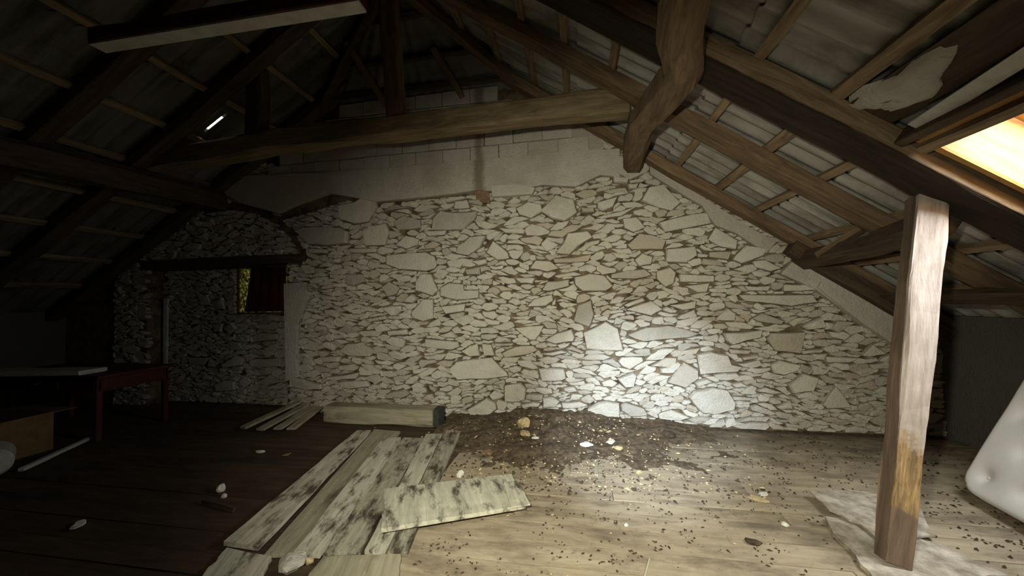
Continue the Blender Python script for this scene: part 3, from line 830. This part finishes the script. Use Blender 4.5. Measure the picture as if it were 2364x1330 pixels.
# ================================================================== THINGS
UPR = (SR, 0, 1)
def T(name, pts, w, h, mat, label, cat, group=None, **kw):
    o = timber(name, pts, w, h, M[mat], **kw)
    return tag(o, label, cat, group)
def rafter_r(Y, w, h, mat, label, x0=XR + .05, x1=XE - .02, dY=0.0, drop=0.0):
    hv = h / 2 * math.sqrt(1 + SR * SR)
    pts = [(x, Y + dY * t, zr(x, hv - drop)) for x, t in ((x0, 0), (-.6, .3), (.9, .6), (2.4, .8), (x1, 1))]
    return T('rafter', pts, w, h, mat, label, 'rafter', 'rafters of the right slope', up=UPR)
rafter_r(4.82, .16, .12, 'beam', 'brown rafter lying along the top of the stone gable, right slope', x0=-.9)
rafter_r(3.72, .19, .12, 'beam', 'second rafter out from the stone gable on the right slope', dY=-.05)
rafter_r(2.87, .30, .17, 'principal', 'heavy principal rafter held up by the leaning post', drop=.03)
rafter_r(1.52, .18, .12, 'beam_dark', 'dark rafter above the roof window at the top right corner')
def rafter_l(Y, label):
    hv = .06 * math.sqrt(1 + SL * SL)
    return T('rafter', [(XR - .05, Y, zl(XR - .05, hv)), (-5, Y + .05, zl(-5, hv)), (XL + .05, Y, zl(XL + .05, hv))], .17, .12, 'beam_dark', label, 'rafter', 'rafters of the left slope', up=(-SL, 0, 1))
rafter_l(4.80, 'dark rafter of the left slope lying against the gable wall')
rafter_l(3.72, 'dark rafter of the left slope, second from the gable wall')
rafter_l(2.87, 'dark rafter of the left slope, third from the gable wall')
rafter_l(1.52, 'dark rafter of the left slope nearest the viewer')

T('ridge_beam', [(XR, YF, ZRIDGE - .05), (XR, YH + .1, ZRIDGE - .05)], .16, .2, 'beam_dark', 'dark ridge beam running along the top of the roof', 'beam')
T('purlin', [(.55, YF, 3.36), (.60, 1.9, 3.31), (.66, 2.4, 3.27), (.79, 2.75, 3.20), (.74, 3.1, 3.22), (.655, 3.6, 3.27), (.66, 4.1, 3.27), (.75, 4.9, 3.31)], .25, .27, 'beam', 'crooked brown purlin log running overhead from the gable, right slope', 'beam', cham=.45, jit=.014, seg=.1)
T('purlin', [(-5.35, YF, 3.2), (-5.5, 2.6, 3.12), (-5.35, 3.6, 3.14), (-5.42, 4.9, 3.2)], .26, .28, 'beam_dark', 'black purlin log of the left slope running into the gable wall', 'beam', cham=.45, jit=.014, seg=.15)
T('tie_beam', [(-5.35, 3.95, 3.44), (-3.5, 3.93, 3.56), (-1.5, 3.92, 3.575), (.56, 3.9, 3.585)], .22, .25, 'beam_grey', 'long grey brown tie beam crossing the gable between both purlins', 'beam', cham=.22, jit=.012, seg=.12)
T('king_post', [(-1.98, 3.92, 3.68), (XR + .02, 3.92, ZRIDGE - .12)], .2, .15, 'beam', 'short king post standing on the tie beam under the ridge', 'post', up=(0, 1, 0), jit=.01)
k1 = onY(592, 292, 3.0); k0 = onY(575, 80, 3.0)
T('strut', [onY(592, 330, 3.92), onY(596, 200, 3.92), onY(585, 80, 3.92)], .2, .18, 'beam_dark', 'black upright strut above the left end of the tie beam', 'post', up=(0, 1, 0))
def hipline(a, b):
    n = (0, SH, 1); d0 = ZRIDGE + SHEET - .2 + SH * YH
    return [onP(*a, n, d0), onP(*b, n, d0)]
T('hip_rafter', [(XR + .06, YH + .05, ZRIDGE + .02), (xr_h + .05, DW - .03, hipz - .2)], .12, .11, 'beam', 'right hip rafter slanting from ridge end to the block wall', 'rafter')
T('hip_rafter', [(XR - .06, YH + .05, ZRIDGE + .02), (xl_h - .05, DW - .03, hipz - .2)], .12, .11, 'beam_dark', 'left hip rafter slanting from ridge end to the block wall', 'rafter')
T('hip_pole', hipline((800, 95), (903, 262)), .075, .07, 'beam', 'thin slanted roof pole left of the king post', 'rafter', up=(0, SH, 1))
T('hip_pole', hipline((1000, 110), (1068, 225)), .075, .07, 'beam', 'thin slanted roof pole right of the king post', 'rafter', up=(0, SH, 1))

# short pale-edged beam high on the left
tb = T('collar_beam', [onY(226, 92, 2.35), onY(836, -8, 2.35)], .13, .12, 'redwood', 'short red brown beam with a pale lower face, high in the dark left', 'beam', up=(0, 0, 1))
L_ = (onY(836, -8, 2.35) - onY(226, 92, 2.35)).length
bm = bmesh.new(); add_box(bm, 0.0, L_, -.055, .055, -.075, -.058)
bm_obj('pale_face', bm, M['pale_strip'], tb)

# lower purlin, props at the right eave
T('eave_purlin', [(2.62, 4.9, zr(2.62, -.10)), (2.6, 3.9, zr(2.6, -.09)), (2.52, 3.02, zr(2.52, -.08))], .17, .15, 'beam_dark', 'dark lower purlin from gable notch to the principal rafter', 'beam', up=UPR, jit=.012)
T('eave_rafter', [(2.45, 4.80, zr(2.45, -.06)), (3.95, 4.80, zr(3.95, -.06))], .15, .16, 'beam_dark', 'dark doubled rafter end over the plastered corner of the gable', 'rafter', up=UPR)
T('brace', [onY(1890, 590, 4.4), onY(2000, 520, 4.0)], .08, .06, 'beam', 'small crooked brace wedged under the lower purlin', 'brace')
T('eave_board', [(3.35, 4.85, zr(3.35, -.05)), (3.3, 1.2, zr(3.3, -.05))], .16, .05, 'beam_dark', 'dark board under the right eave behind the post', 'board', up=UPR)

# leaning post
pb = Vector((1.78, 2.56, 0.03)); pt = Vector((2.415, 3.03, zr(2.415) + .03))
T('post', [pb, pb.lerp(pt, .35) + Vector((.012, 0, 0)), pb.lerp(pt, .7), pt], .125, .135, 'post', 'leaning timber post, whitewashed above and bare wood below', 'post', up=(-.22, -.97, 0), jit=.008, cham=.12, w1=.16, h1=.17, seg=.07)

# lintel and curtain
T('lintel', [(NX0 - .12, 5.05, LIN_Z + .03), (NX1 + .33, 5.02, LIN_Z + .07)], .22, .12, 'beam_dark', 'black timber lintel over the bricked-up niche', 'lintel')
bm = bmesh.new()
cw0 = onY(580, 640, NY + .04).x; cw1 = onY(652, 640, NY + .04).x
nn = 26
top, bot = [], []
for i in range(nn + 1):
    t = i / nn
    x = cw0 + (cw1 - cw0 + .05) * t
    yy = NY + .04 + .02 * math.sin(t * 26)
    top.append(bm.verts.new((x, yy, HZ1))); bot.append(bm.verts.new((x - .13 * (1 - t), yy + .01, HZ0 + .01)))
for i in range(nn): bm.faces.new((top[i], bot[i], bot[i + 1], top[i + 1]))
cu = bm_obj('curtain', bm, M['curtain'], smooth=True)
cu.modifiers.new('thick', 'SOLIDIFY').thickness = .006
tag(cu, 'dark red brown rag hanging in the small niche opening', 'curtain')

# pale pipe-like whitewash streak: a lime-caked batten on the niche wall
T('batten_upright', [onY(384, 690, NY - .02), onY(381, 872, NY - .02)], .07, .03, 'pale_strip', 'pale upright batten fixed on the dark niche wall', 'board', up=(0, 1, 0))

# ------------------------------------------------------------------ loose boards on the floor
ZO, SC = (400, 880), 2.627
def zz(a, b): return (ZO[0] + a / SC, ZO[1] + b / SC)
def board4(name, q, z0, th, mat, label, cat='plank', group=None, jag=0.0, seed=1, shrink=.93):
    """board from the four pixel corners of its top face (far left, far right, near right, near left) at height z0+th"""
    rnd = random.Random(seed)
    P = [onZ(*zz(a, b), z0 + th) for a, b in q]
    c = sum(P, Vector()) / 4
    ax = ((P[0] + P[1]) / 2 - (P[3] + P[2]) / 2).normalized()
    ay = Vector((0, 0, 1)).cross(ax)
    Mx = Matrix((ax, ay, Vector((0, 0, 1)))).transposed().to_4x4(); Mx.translation = Vector((c.x, c.y, z0))
    Mi = Mx.inverted()
    l = [Mi @ p for p in P]
    for a_, b_ in ((0, 1), (3, 2)):
        m_ = (l[a_] + l[b_]) / 2
        l[a_] = m_ + (l[a_] - m_) * shrink; l[b_] = m_ + (l[b_] - m_) * shrink
    n = 9
    vs, fs = [], []
    for i in range(n + 1):
        t = i / n
        a = l[0].lerp(l[3], t); b = l[1].lerp(l[2], t)
        ja, jb = rnd.uniform(-jag, jag), rnd.uniform(-jag, jag)
        e = rnd.uniform(-jag, jag) if i in (0, n) else 0
        for p, zq in ((a + Vector((e, ja, 0)), 0), (a + Vector((e, ja, 0)), th), (a.lerp(b, .5), th + rnd.uniform(-.002, .002)), (b + Vector((-e, jb, 0)), th), (b + Vector((-e, jb, 0)), 0)):
            vs.append((p.x, p.y, zq))
    for i in range(n):
        for j in range(5):
            A = i * 5 + j; B = i * 5 + (j + 1) % 5
            fs.append((A, A + 5, B + 5, B))
    fs.append((0, 1, 2, 3, 4)); fs.append(tuple(n * 5 + j for j in (4, 3, 2, 1, 0)))
    o = mesh_obj(name, vs, fs, M[mat], mw=Mx)
    return tag(o, label, cat, group)
G = 'loose boards lying on the floor'
board4('plank', [(1110, 298), (1205, 295), (520, 1005), (300, 968)], .028, .03, 'plank', 'long grey loose plank, leftmost of the boards on the floor', group=G, jag=.006, seed=1)
board4('plank', [(1215, 290), (1385, 305), (745, 1040), (545, 1050)], .002, .025, 'plank_dull', 'smooth dull plank sunk between two raised grey planks', group=G, jag=.002, seed=2)
board4('plank', [(1270, 345), (1385, 340), (900, 1040), (728, 1030)], .030, .035, 'plank', 'bright raised plank in the middle of the loose boards', group=G, jag=.006, seed=3)
board4('plank', [(1390, 340), (1525, 345), (1140, 1028), (880, 1035)], .003, .027, 'plank_mid', 'stained plank right of the bright raised one', group=G, jag=.005, seed=4)
board4('plank', [(1530, 320), (1640, 318), (1290, 1030), (1150, 1030)], .004, .026, 'plank', 'narrow stained plank second from the right of the loose boards', group=G, jag=.006, seed=5)
board4('plank', [(1645, 295), (1755, 292), (1420, 1035), (1295, 1035)], .004, .028, 'plank_mid', 'mottled plank, rightmost of the loose boards', group=G, jag=.006, seed=6)
board4('plank', [(310, 1010), (600, 1062), (470, 1300), (60, 1300)], .004, .03, 'plank', 'broken grey plank stub at the lower edge, left', group=G, jag=.012, seed=7)
board4('plank', [(890, 1060), (1400, 1050), (1370, 1320), (690, 1320)], .004, .022, 'plank_dull', 'wide dull board at the lower edge beneath the loose planks', group=G, jag=.006, seed=8)
sh = board4('shutter', [(1245, 655), (2080, 560), (2165, 745), (1225, 898)], .062, .03, 'plank', 'broad stained board with an end cleat lying across the planks', cat='board', jag=.005, seed=9)
cl = board4('end_cleat', [(2000, 615), (2095, 600), (2168, 742), (2040, 765)], .092, .012, 'plank', 'pale end cleat', jag=.002, seed=10)
del cl['category']
mw = cl.matrix_world.copy(); cl.parent = sh; cl.matrix_parent_inverse = sh.matrix_world.inverted(); cl.matrix_world = mw

# timber lying at the wall foot, slats beside it
a = onZ(715, 992, .0); b = onZ(995, 992, 0)
T('sill_timber', [(a.x, 4.62, .11), (b.x, 4.60, .11)], .24, .21, 'plank_dull', 'squared timber lying on the floor along the foot of the wall', 'timber', jit=.008)
T('block_end', [(b.x + .02, 4.56, .12), (b.x + .09, 4.56, .12)], .2, .23, 'iron', 'black block against the end of the floor timber', 'block', jit=.004)
for i, (q, lab_) in enumerate(((((690, 928), (560, 988)), 'first grey slat from the left leaning by the niche foot'), (((705, 935), (600, 992)), 'second grey slat from the left leaning by the niche foot'),
                             (((722, 938), (640, 990)), 'third grey slat from the left leaning by the niche foot'), (((738, 940), (672, 990)), 'rightmost pale slat leaning by the niche foot'))):
    p0 = onY(*q[0], 4.78); p1 = onZ(*q[1], .05); 
    T('slat', [p0, p1], .11, .025, 'plank_dull', lab_, 'slat', 'slats by the niche', jit=.003)

# ------------------------------------------------------------------ soil heap with rubbish
bm = bmesh.new()
nx, ny = 120, 70
X0, X1, Y0, Y1 = -1.75, 2.3, 3.0, 4.95
grid = []
for j in range(ny + 1):
    row = []
    for i in range(nx + 1):
        x = X0 + (X1 - X0) * i / nx; yv = Y0 + (Y1 - Y0) * j / ny
        e = min(1, max(0, (1 - abs((x + .3) / 2.1) ** 1.3))) * min(1, max(0, (yv - 3.25) / 1.2))
        hgt = .11 * e * (0.5 + 0.9 * max(0, (yv - 4.1)))
        hgt += .05 * noise.noise(Vector((x * 2.4, yv * 3.2, 5))) * min(1, e * 3 + .25) + (.03 * noise.noise(Vector((x * 6, yv * 6, 1))) + .02 * noise.noise(Vector((x * 15, yv * 15, 3)))) * (0.35 + e)
        row.append(bm.verts.new((x, yv, hgt - .028 + .035 * e)))
    grid.append(row)
for j in range(ny):
    for i in range(nx):
        bm.faces.new((grid[j][i], grid[j][i + 1], grid[j + 1][i + 1], grid[j + 1][i]))
soil = bm_obj('soil_heap', bm, M['soil'], smooth=True)
tag(soil, 'dark soil and litter spread at the foot of the stone wall', 'soil', kind='stuff')
def soil_z(x, yv):
    e = min(1, max(0, (1 - abs((x + .3) / 2.1) ** 1.3))) * min(1, max(0, (yv - 3.25) / 1.2))
    return max(0, .11 * e * (0.5 + 0.9 * max(0, (yv - 4.1))) - .022 + .03 * e)

# crumbs all over the boards
cv, cf = [], []
rc = random.Random(21)
def crumb(x, yv, z, s):
    o = len(cv)
    a = rc.uniform(0, 6.28); l = s * rc.uniform(1, 2.4)
    c_, s_ = math.cos(a), math.sin(a)
    for (u, v, w) in ((-l, 0, 0), (0, -s, 0), (l, 0, 0), (0, s, 0), (rc.uniform(-.3, .3) * s, 0, s * 1.1)):
        cv.append((x + u * c_ - v * s_, yv + u * s_ + v * c_, z + w))
    cf.extend(((o, o + 1, o + 4), (o + 1, o + 2, o + 4), (o + 2, o + 3, o + 4), (o + 3, o, o + 4)))
for k in range(620):
    cx, cy_ = rc.uniform(-1.0, 3.2), rc.uniform(1.7, 4.6)
    for q in range(rc.choice((1, 2, 3, 5))):
        crumb(cx + rc.gauss(0, .03), cy_ + rc.gauss(0, .025), .001, rc.uniform(.003, .009))
for k in range(900):
    cx, cy_ = rc.gauss(-.2, .8), rc.uniform(3.1, 4.7)
    crumb(cx, cy_, soil_z(cx, cy_) + .005, rc.uniform(.004, .014))
for k in range(350):
    crumb(rc.uniform(2.0, 3.8), rc.uniform(1.9, 4.8), .001, rc.uniform(.004, .014))
cr_o = mesh_obj('dirt_crumbs', cv, cf, M['crumb'])
tag(cr_o, 'dark crumbs and droppings scattered over the floorboards', 'dirt', kind='stuff')

cv, cf = [], []
for k in range(420):
    cx, cy_ = rc.gauss(-.1, .75), rc.uniform(3.2, 4.75)
    crumb(cx, cy_, soil_z(cx, cy_) + .012, rc.uniform(.004, .013))
for k in range(150):
    crumb(rc.uniform(-.9, 3.0), rc.uniform(1.9, 4.4), .002, rc.uniform(.003, .007))
lt = mesh_obj('litter_flecks', cv, cf, M['chip_tan'])
tag(lt, 'tan flecks of dry litter strewn over soil and boards', 'litter', kind='stuff')

def lump(name, px, size, mat, label, cat, flat=.6, zoff=0.0, seed=0, group=None, elong=1.0):
    p = onZ(*px, 0.02)
    for _ in range(3): p = onZ(*px, soil_z(p.x, p.y) + size * flat * .4)
    bm = bmesh.new()
    bmesh.ops.create_icosphere(bm, subdivisions=2, radius=1.0)
    for v in bm.verts:
        n_ = noise.noise(v.co * 1.3 + Vector((seed * 7.3, seed, 2))) * .45 + noise.noise(v.co * 3 + Vector((seed, 3, 1))) * .15
        v.co = v.co * (1 + n_)
        v.co.x *= elong
        v.co.z *= flat
    bmesh.ops.scale(bm, vec=(size,) * 3, verts=bm.verts)
    lo = min(v.co.z for v in bm.verts)
    o = bm_obj(name, bm, M[mat], loc=(p.x, p.y, soil_z(p.x, p.y) - lo - .006 + zoff))
    o.rotation_euler.z = seed * 1.1
    return tag(o, label, cat, group)
lump('rubble_stone', (1210, 980), .075, 'chip_tan', 'round tan stone on top of the soil heap by the wall', 'stone', .9, seed=1)
lump('rubble_stone', (1212, 1001), .055, 'chip_tan', 'yellowish stone chip just below the round tan stone', 'stone', .5, seed=2, elong=1.3)
lump('plaster_chip', (1354, 1028), .045, 'chip_pale', 'largest white plaster chip in the soil', 'chip', .5, seed=3, elong=1.5)
lump('plaster_chip', (1410, 1019), .04, 'chip_pale', 'white plaster flake right of the largest chip', 'chip', .3, seed=4, elong=1.8)
lump('rubble_stone', (1428, 1038), .04, 'chip_tan', 'small tan stone at the right of the soil', 'stone', .6, seed=5)
lump('plaster_chip', (1236, 1011), .03, 'chip_pale', 'small white chip beside the yellowish stone', 'chip', .4, seed=6, elong=1.4)
lump('plaster_chip', (1310, 1012), .026, 'chip_pale', 'tiny white chip left above the largest chip', 'chip', .5, seed=7)
lump('crumpled_paper', (1062, 1098), .035, 'chip_pale', 'white crumpled scrap at the edge of the stained board', 'paper', .9, seed=8)
lump('brick_bit', (1125, 1048), .06, 'chip_brown', 'reddish brick bit half buried in the soil', 'brick', .5, seed=9)
lump('rubble_stone', (1475, 1092), .026, 'chip_tan', 'yellow pebble on the boards below the soil', 'stone', .6, seed=10)
lump('stone_flake', (1752, 1152), .045, 'chip_tan', 'flat pale yellow flake on the bare boards at right', 'stone', .22, seed=11, elong=1.4)
lump('stone_flake', (1762, 1140), .03, 'chip_pale', 'thin pale flake behind the yellow flake', 'stone', .2, seed=12, elong=1.5)
lump('dark_clod', (1545, 1005), .07, 'crumb', 'dark clod lying on the boards near the wall', 'clod', .6, seed=13)
lump('dark_clod', (1738, 1252), .03, 'crumb', 'small dark clod on the near bare boards', 'clod', .5, seed=14, elong=1.6)
lump('plaster_chip', (1812, 1212), .022, 'chip_pale', 'white crumb on the boards left of the torn board', 'chip', .6, seed=15)
lump('plaster_chip', (1445, 1212), .016, 'chip_pale', 'tiny white crumb in the middle of the bare boards', 'chip', .6, seed=16)
lump('paper_cup', (510, 1133), .035, 'chip_pale', 'pale crumpled cup on the dark floor', 'cup', .95, seed=17)
lump('paper_cup', (518, 1146), .022, 'chip_pale', 'small pale scrap touching the crumpled cup', 'paper', .8, seed=18)
lump('plaster_chip', (182, 1213), .035, 'chip_pale', 'pale chip alone on the dark floor, lower left', 'chip', .5, seed=19, elong=1.6)
lump('plaster_chip', (601, 1043), .03, 'chip_pale', 'pale chip on the dark floor below the slats', 'chip', .4, seed=20, elong=1.6)
lump('plaster_chip', (662, 1050), .026, 'chip_brown', 'brownish chip on the dark floor beside the long plank', 'chip', .4, seed=21, elong=1.6)
lump('rubble_stone', (675, 1305), .075, 'stone', 'pale rubble stone in the gap at the lower edge', 'stone', .55, seed=22, elong=1.3)
lump('rubble_stone', (715, 1297), .026, 'chip_tan', 'yellow pebble in the gap at the lower edge', 'stone', .7, seed=23)
T('stick', [onZ(1500, 1290, .008), onZ(1488, 1335, .008)], .006, .006, 'plank', 'thin pale straw on the near floorboards', 'stick', jit=.001)
T('stick', [onZ(468, 1158, .02), onZ(542, 1176, .02)], .03, .025, 'beam_dark', 'short dark stick on the floor by the crumpled cup', 'stick')
T('stick', [onZ(48, 1085, .03), onZ(206, 1012, .03)], .045, .03, 'pale_strip', 'pale lath lying on the dark floor at far left', 'lath', jit=.003)
T('chip_stick', [onZ(1376, 1070, .01), onZ(1377, 1098, .01)], .035, .015, 'plank_dull', 'short wood chip standing out at the edge of the soil', 'chip', jit=.003)

# ------------------------------------------------------------------ right: torn board, foot board, mattress
def ragged(name, pix, z0, th, mat, label, cat, lift=None, seed=0):
    rnd = random.Random(seed)
    P = []
    for i in range(len(pix)):
        a, b = pix[i], pix[(i + 1) % len(pix)]
        n = max(1, int(math.hypot(b[0] - a[0], b[1] - a[1]) / 22))
        for k in range(n):
            t = k / n
            P.append((a[0] + (b[0] - a[0]) * t + (rnd.uniform(-6, 6) if k else 0), a[1] + (b[1] - a[1]) * t + (rnd.uniform(-3, 3) if k else 0)))
    base = [onZ(a, b, z0) for a, b in P]
    c = sum(base, Vector()) / len(base)
    bm = bmesh.new()
    def up(p): return lift(p) if lift else 0.0
    lo = [bm.verts.new((p.x - c.x, p.y - c.y, up(p))) for p in base]
    hi = [bm.verts.new((p.x - c.x, p.y - c.y, th + up(p))) for p in base]
    f1 = bm.faces.new(lo[::-1]); f2 = bm.faces.new(hi)
    for k in range(len(P)): bm.faces.new((lo[k], lo[(k + 1) % len(P)], hi[(k + 1) % len(P)], hi[k]))
    bmesh.ops.triangulate(bm, faces=[f1, f2])
    return tag(bm_obj(name, bm, M[mat], loc=(c.x, c.y, z0)), label, cat)
ragged('foot_board', [(1905, 1200), (1990, 1205), (2160, 1262), (2330, 1340), (2020, 1352), (1975, 1290), (1925, 1240)], .004, .026, 'card', 'worn pale board under the foot of the leaning post', 'board', seed=1)
ragged('torn_board', [(1868, 1140), (1960, 1134), (2110, 1160), (2160, 1240), (2030, 1252), (1985, 1215), (1915, 1185)], .034, .012, 'card', 'torn curled sheet of board left of the post foot', 'board', lift=lambda p: max(0, (2.0 - p.x)) * .05, seed=2)

mr = tag(empty('mattress', (2.80, 2.60, 0.0)), 'white tufted mattress leaning under the right eave', 'mattress')
MATL, MATH, MATT = 1.95, 1.20, .20
ex = Vector((-.10, -1, 0)).normalized()         # along the length, towards the viewer
lean = math.radians(27)
side = Vector((1, -.10, 0)).normalized()
ez = (Vector((0, 0, 1)) * math.cos(lean) + side * math.sin(lean)).normalized()
en = ex.cross(ez).normalized()
if en.x > 0: en = -en                            # face normal, to the left
org = Vector((2.965, 3.50, .035))
bm = bmesh.new()
nu, nv = 64, 40
tufts = [((i + .5 + (.5 if j % 2 else 0)) * .30, .17 + j * .27) for j in range(4) for i in range(6)]
def sup(t, r=.085, L=1.0):      # rounded outline inset
    d = min(t, L - t)
    return 0.0 if d > r else 1.0 - math.sqrt(max(0, 1 - ((r - d) / r) ** 2))
def mpt(u, v, sgn):
    tu, tv = u / MATL, v / MATH
    e = max(sup(u, .09, MATL), 0); e2 = sup(v, .09, MATH)
    k = math.sqrt(max(0, 1 - min(1, e * e * 1.0)) * max(0, 1 - min(1, e2 * e2 * 1.0)))
    bul = .02 * math.sin(math.pi * tu) * math.sin(math.pi * tv)
    d = MATT / 2 * k + bul * k
    for a, b in tufts:
        r2 = (u - a) ** 2 + (v - b) ** 2
        d -= .03 * math.exp(-r2 / .0022) + .012 * math.exp(-r2 / .012)
    # round the corners of the outline in plan
    cu, cv_ = u, v
    R = .16
    du = R - min(u, MATL - u); dv = R - min(v, MATH - v)
    if du > 0 and dv > 0:
        q = math.hypot(du, dv)
        f = max(du, dv) / q
        su = 1 if u < MATL / 2 else -1; sv_ = 1 if v < MATH / 2 else -1
        cu += su * du * (1 - f); cv_ += sv_ * dv * (1 - f)
    return org + ex * cu + ez * cv_ + en * (sgn * d) - mr.location
gr = {}
for sgn in (1, -1):
    for i in range(nu + 1):
        for j in range(nv + 1):
            u = MATL * (0.5 - 0.5 * math.cos(math.pi * i / nu)) * .55 + MATL * i / nu * .45
            v = MATH * (0.5 - 0.5 * math.cos(math.pi * j / nv)) * .55 + MATH * j / nv * .45
            edge = i in (0, nu) or j in (0, nv)
            if edge and sgn == -1: gr[(i, j, -1)] = gr[(i, j, 1)]
            else: gr[(i, j, sgn)] = bm.verts.new(mpt(u, v, sgn))
for sgn in (1, -1):
    for i in range(nu):
        for j in range(nv):
            bm.faces.new([gr[(i, j, sgn)], gr[(i + 1, j, sgn)], gr[(i + 1, j + 1, sgn)], gr[(i, j + 1, sgn)]])
bm_obj('cover', bm, M['cotton'], mr, smooth=True)
# piping cord round the edge
for k, (a, b) in enumerate(tufts):
    if a > MATL - .1 or b > MATH - .1: continue
    bm = bmesh.new(); bmesh.ops.create_uvsphere(bm, u_segments=8, v_segments=5, radius=.011)
    p = mpt(a, b, 1)
    bm_obj('tuft_button', bm, M['cotton'], mr, loc=p, smooth=True)

# ------------------------------------------------------------------ far left, in the dark
tl = tag(empty('table', (-6.5, 3.9, 0)), 'dark red painted table standing in the dark left corner', 'table')
def tpart(name, x0, x1, y0, y1, z0, z1, mat):
    bm = bmesh.new(); add_box(bm, x0, x1, y0, y1, z0, z1)
    bmesh.ops.bevel(bm, geom=bm.edges[:], offset=.006, segments=1, affect='EDGES')
    return bm_obj(name, bm, M[mat], tl)
tpart('table_top', -.85, .95, -.4, .45, .74, .78, 'redwood')
tpart('apron', -.8, .9, -.36, -.33, .58, .74, 'redwood'); tpart('apron', -.8, .9, .37, .40, .58, .74, 'redwood')
tpart('apron', .86, .89, -.33, .37, .58, .74, 'redwood')
dr = tpart('drawer_front', -.3, .3, -.375, -.36, .60, .72, 'redwood')
bm = bmesh.new(); bmesh.ops.create_uvsphere(bm, u_segments=8, v_segments=6, radius=.018)
kn = bm_obj('knob', bm, M['iron'], dr, loc=(0, -.39, .66))
for x_ in (-.78, .87):
    for y_ in (-.345, .385): tpart('leg', x_ - .03, x_ + .03, y_ - .03, y_ + .03, 0, .74, 'redwood')
# pale plank on the table end
p0 = onY(-60, 842, 3.4); p1 = onY(160, 822, 3.4)
T('plank', [(p0.x, 3.45, .81), (p1.x, 3.62, .815)], .3, .05, 'pale_strip', 'pale plank lying on the red table at far left', 'plank', jit=.004)
bx = tag(empty('cardboard_box', (-6.25, 3.0, 0)), 'brown cardboard box on the dark floor before the red table', 'box')
def bpart(name, *a):
    bm = bmesh.new(); add_box(bm, *a); return bm_obj(name, bm, M['cardboard'], bx)
bpart('side_panel', -.4, .4, -.3, -.29, .0, .42); bpart('side_panel', -.4, .4, .29, .3, .0, .42)
bpart('side_panel', -.4, -.39, -.29, .29, .0, .42); bpart('side_panel', .39, .4, -.29, .29, .0, .42)
bpart('bottom_panel', -.39, .39, -.29, .29, 0, .01)
f_ = bpart('flap', -.39, .39, -.52, -.3, .405, .415); f2_ = bpart('flap', -.39, .39, .3, .5, .405, .415)
# white canister lying on its side
cn = tag(empty('canister', (-5.62, 2.75, .13)), 'dirty white canister lying on its side at the left edge', 'canister')
def lathe(name, prof, mat, parent, axis='X', n=24):
    vs, fs = [], []
    for (a, r) in prof:
        for k in range(n):
            th = 2 * math.pi * k / n
            vs.append((a, r * math.cos(th), r * math.sin(th)))
    for i in range(len(prof) - 1):
        for k in range(n):
            fs.append((i * n + k, i * n + (k + 1) % n, (i + 1) * n + (k + 1) % n, (i + 1) * n + k))
    fs.append(tuple(range(n))[::-1]); fs.append(tuple((len(prof) - 1) * n + k for k in range(n)))
    return mesh_obj(name, vs, fs, M[mat], parent, smooth=False)
lathe('body', [(-.2, .12), (-.19, .13), (.16, .13), (.19, .11), (.2, .06)], 'white', cn)
lathe('cap', [(.2, .045), (.25, .045), (.255, .04)], 'iron', cn)
cn.rotation_euler.z = -.5
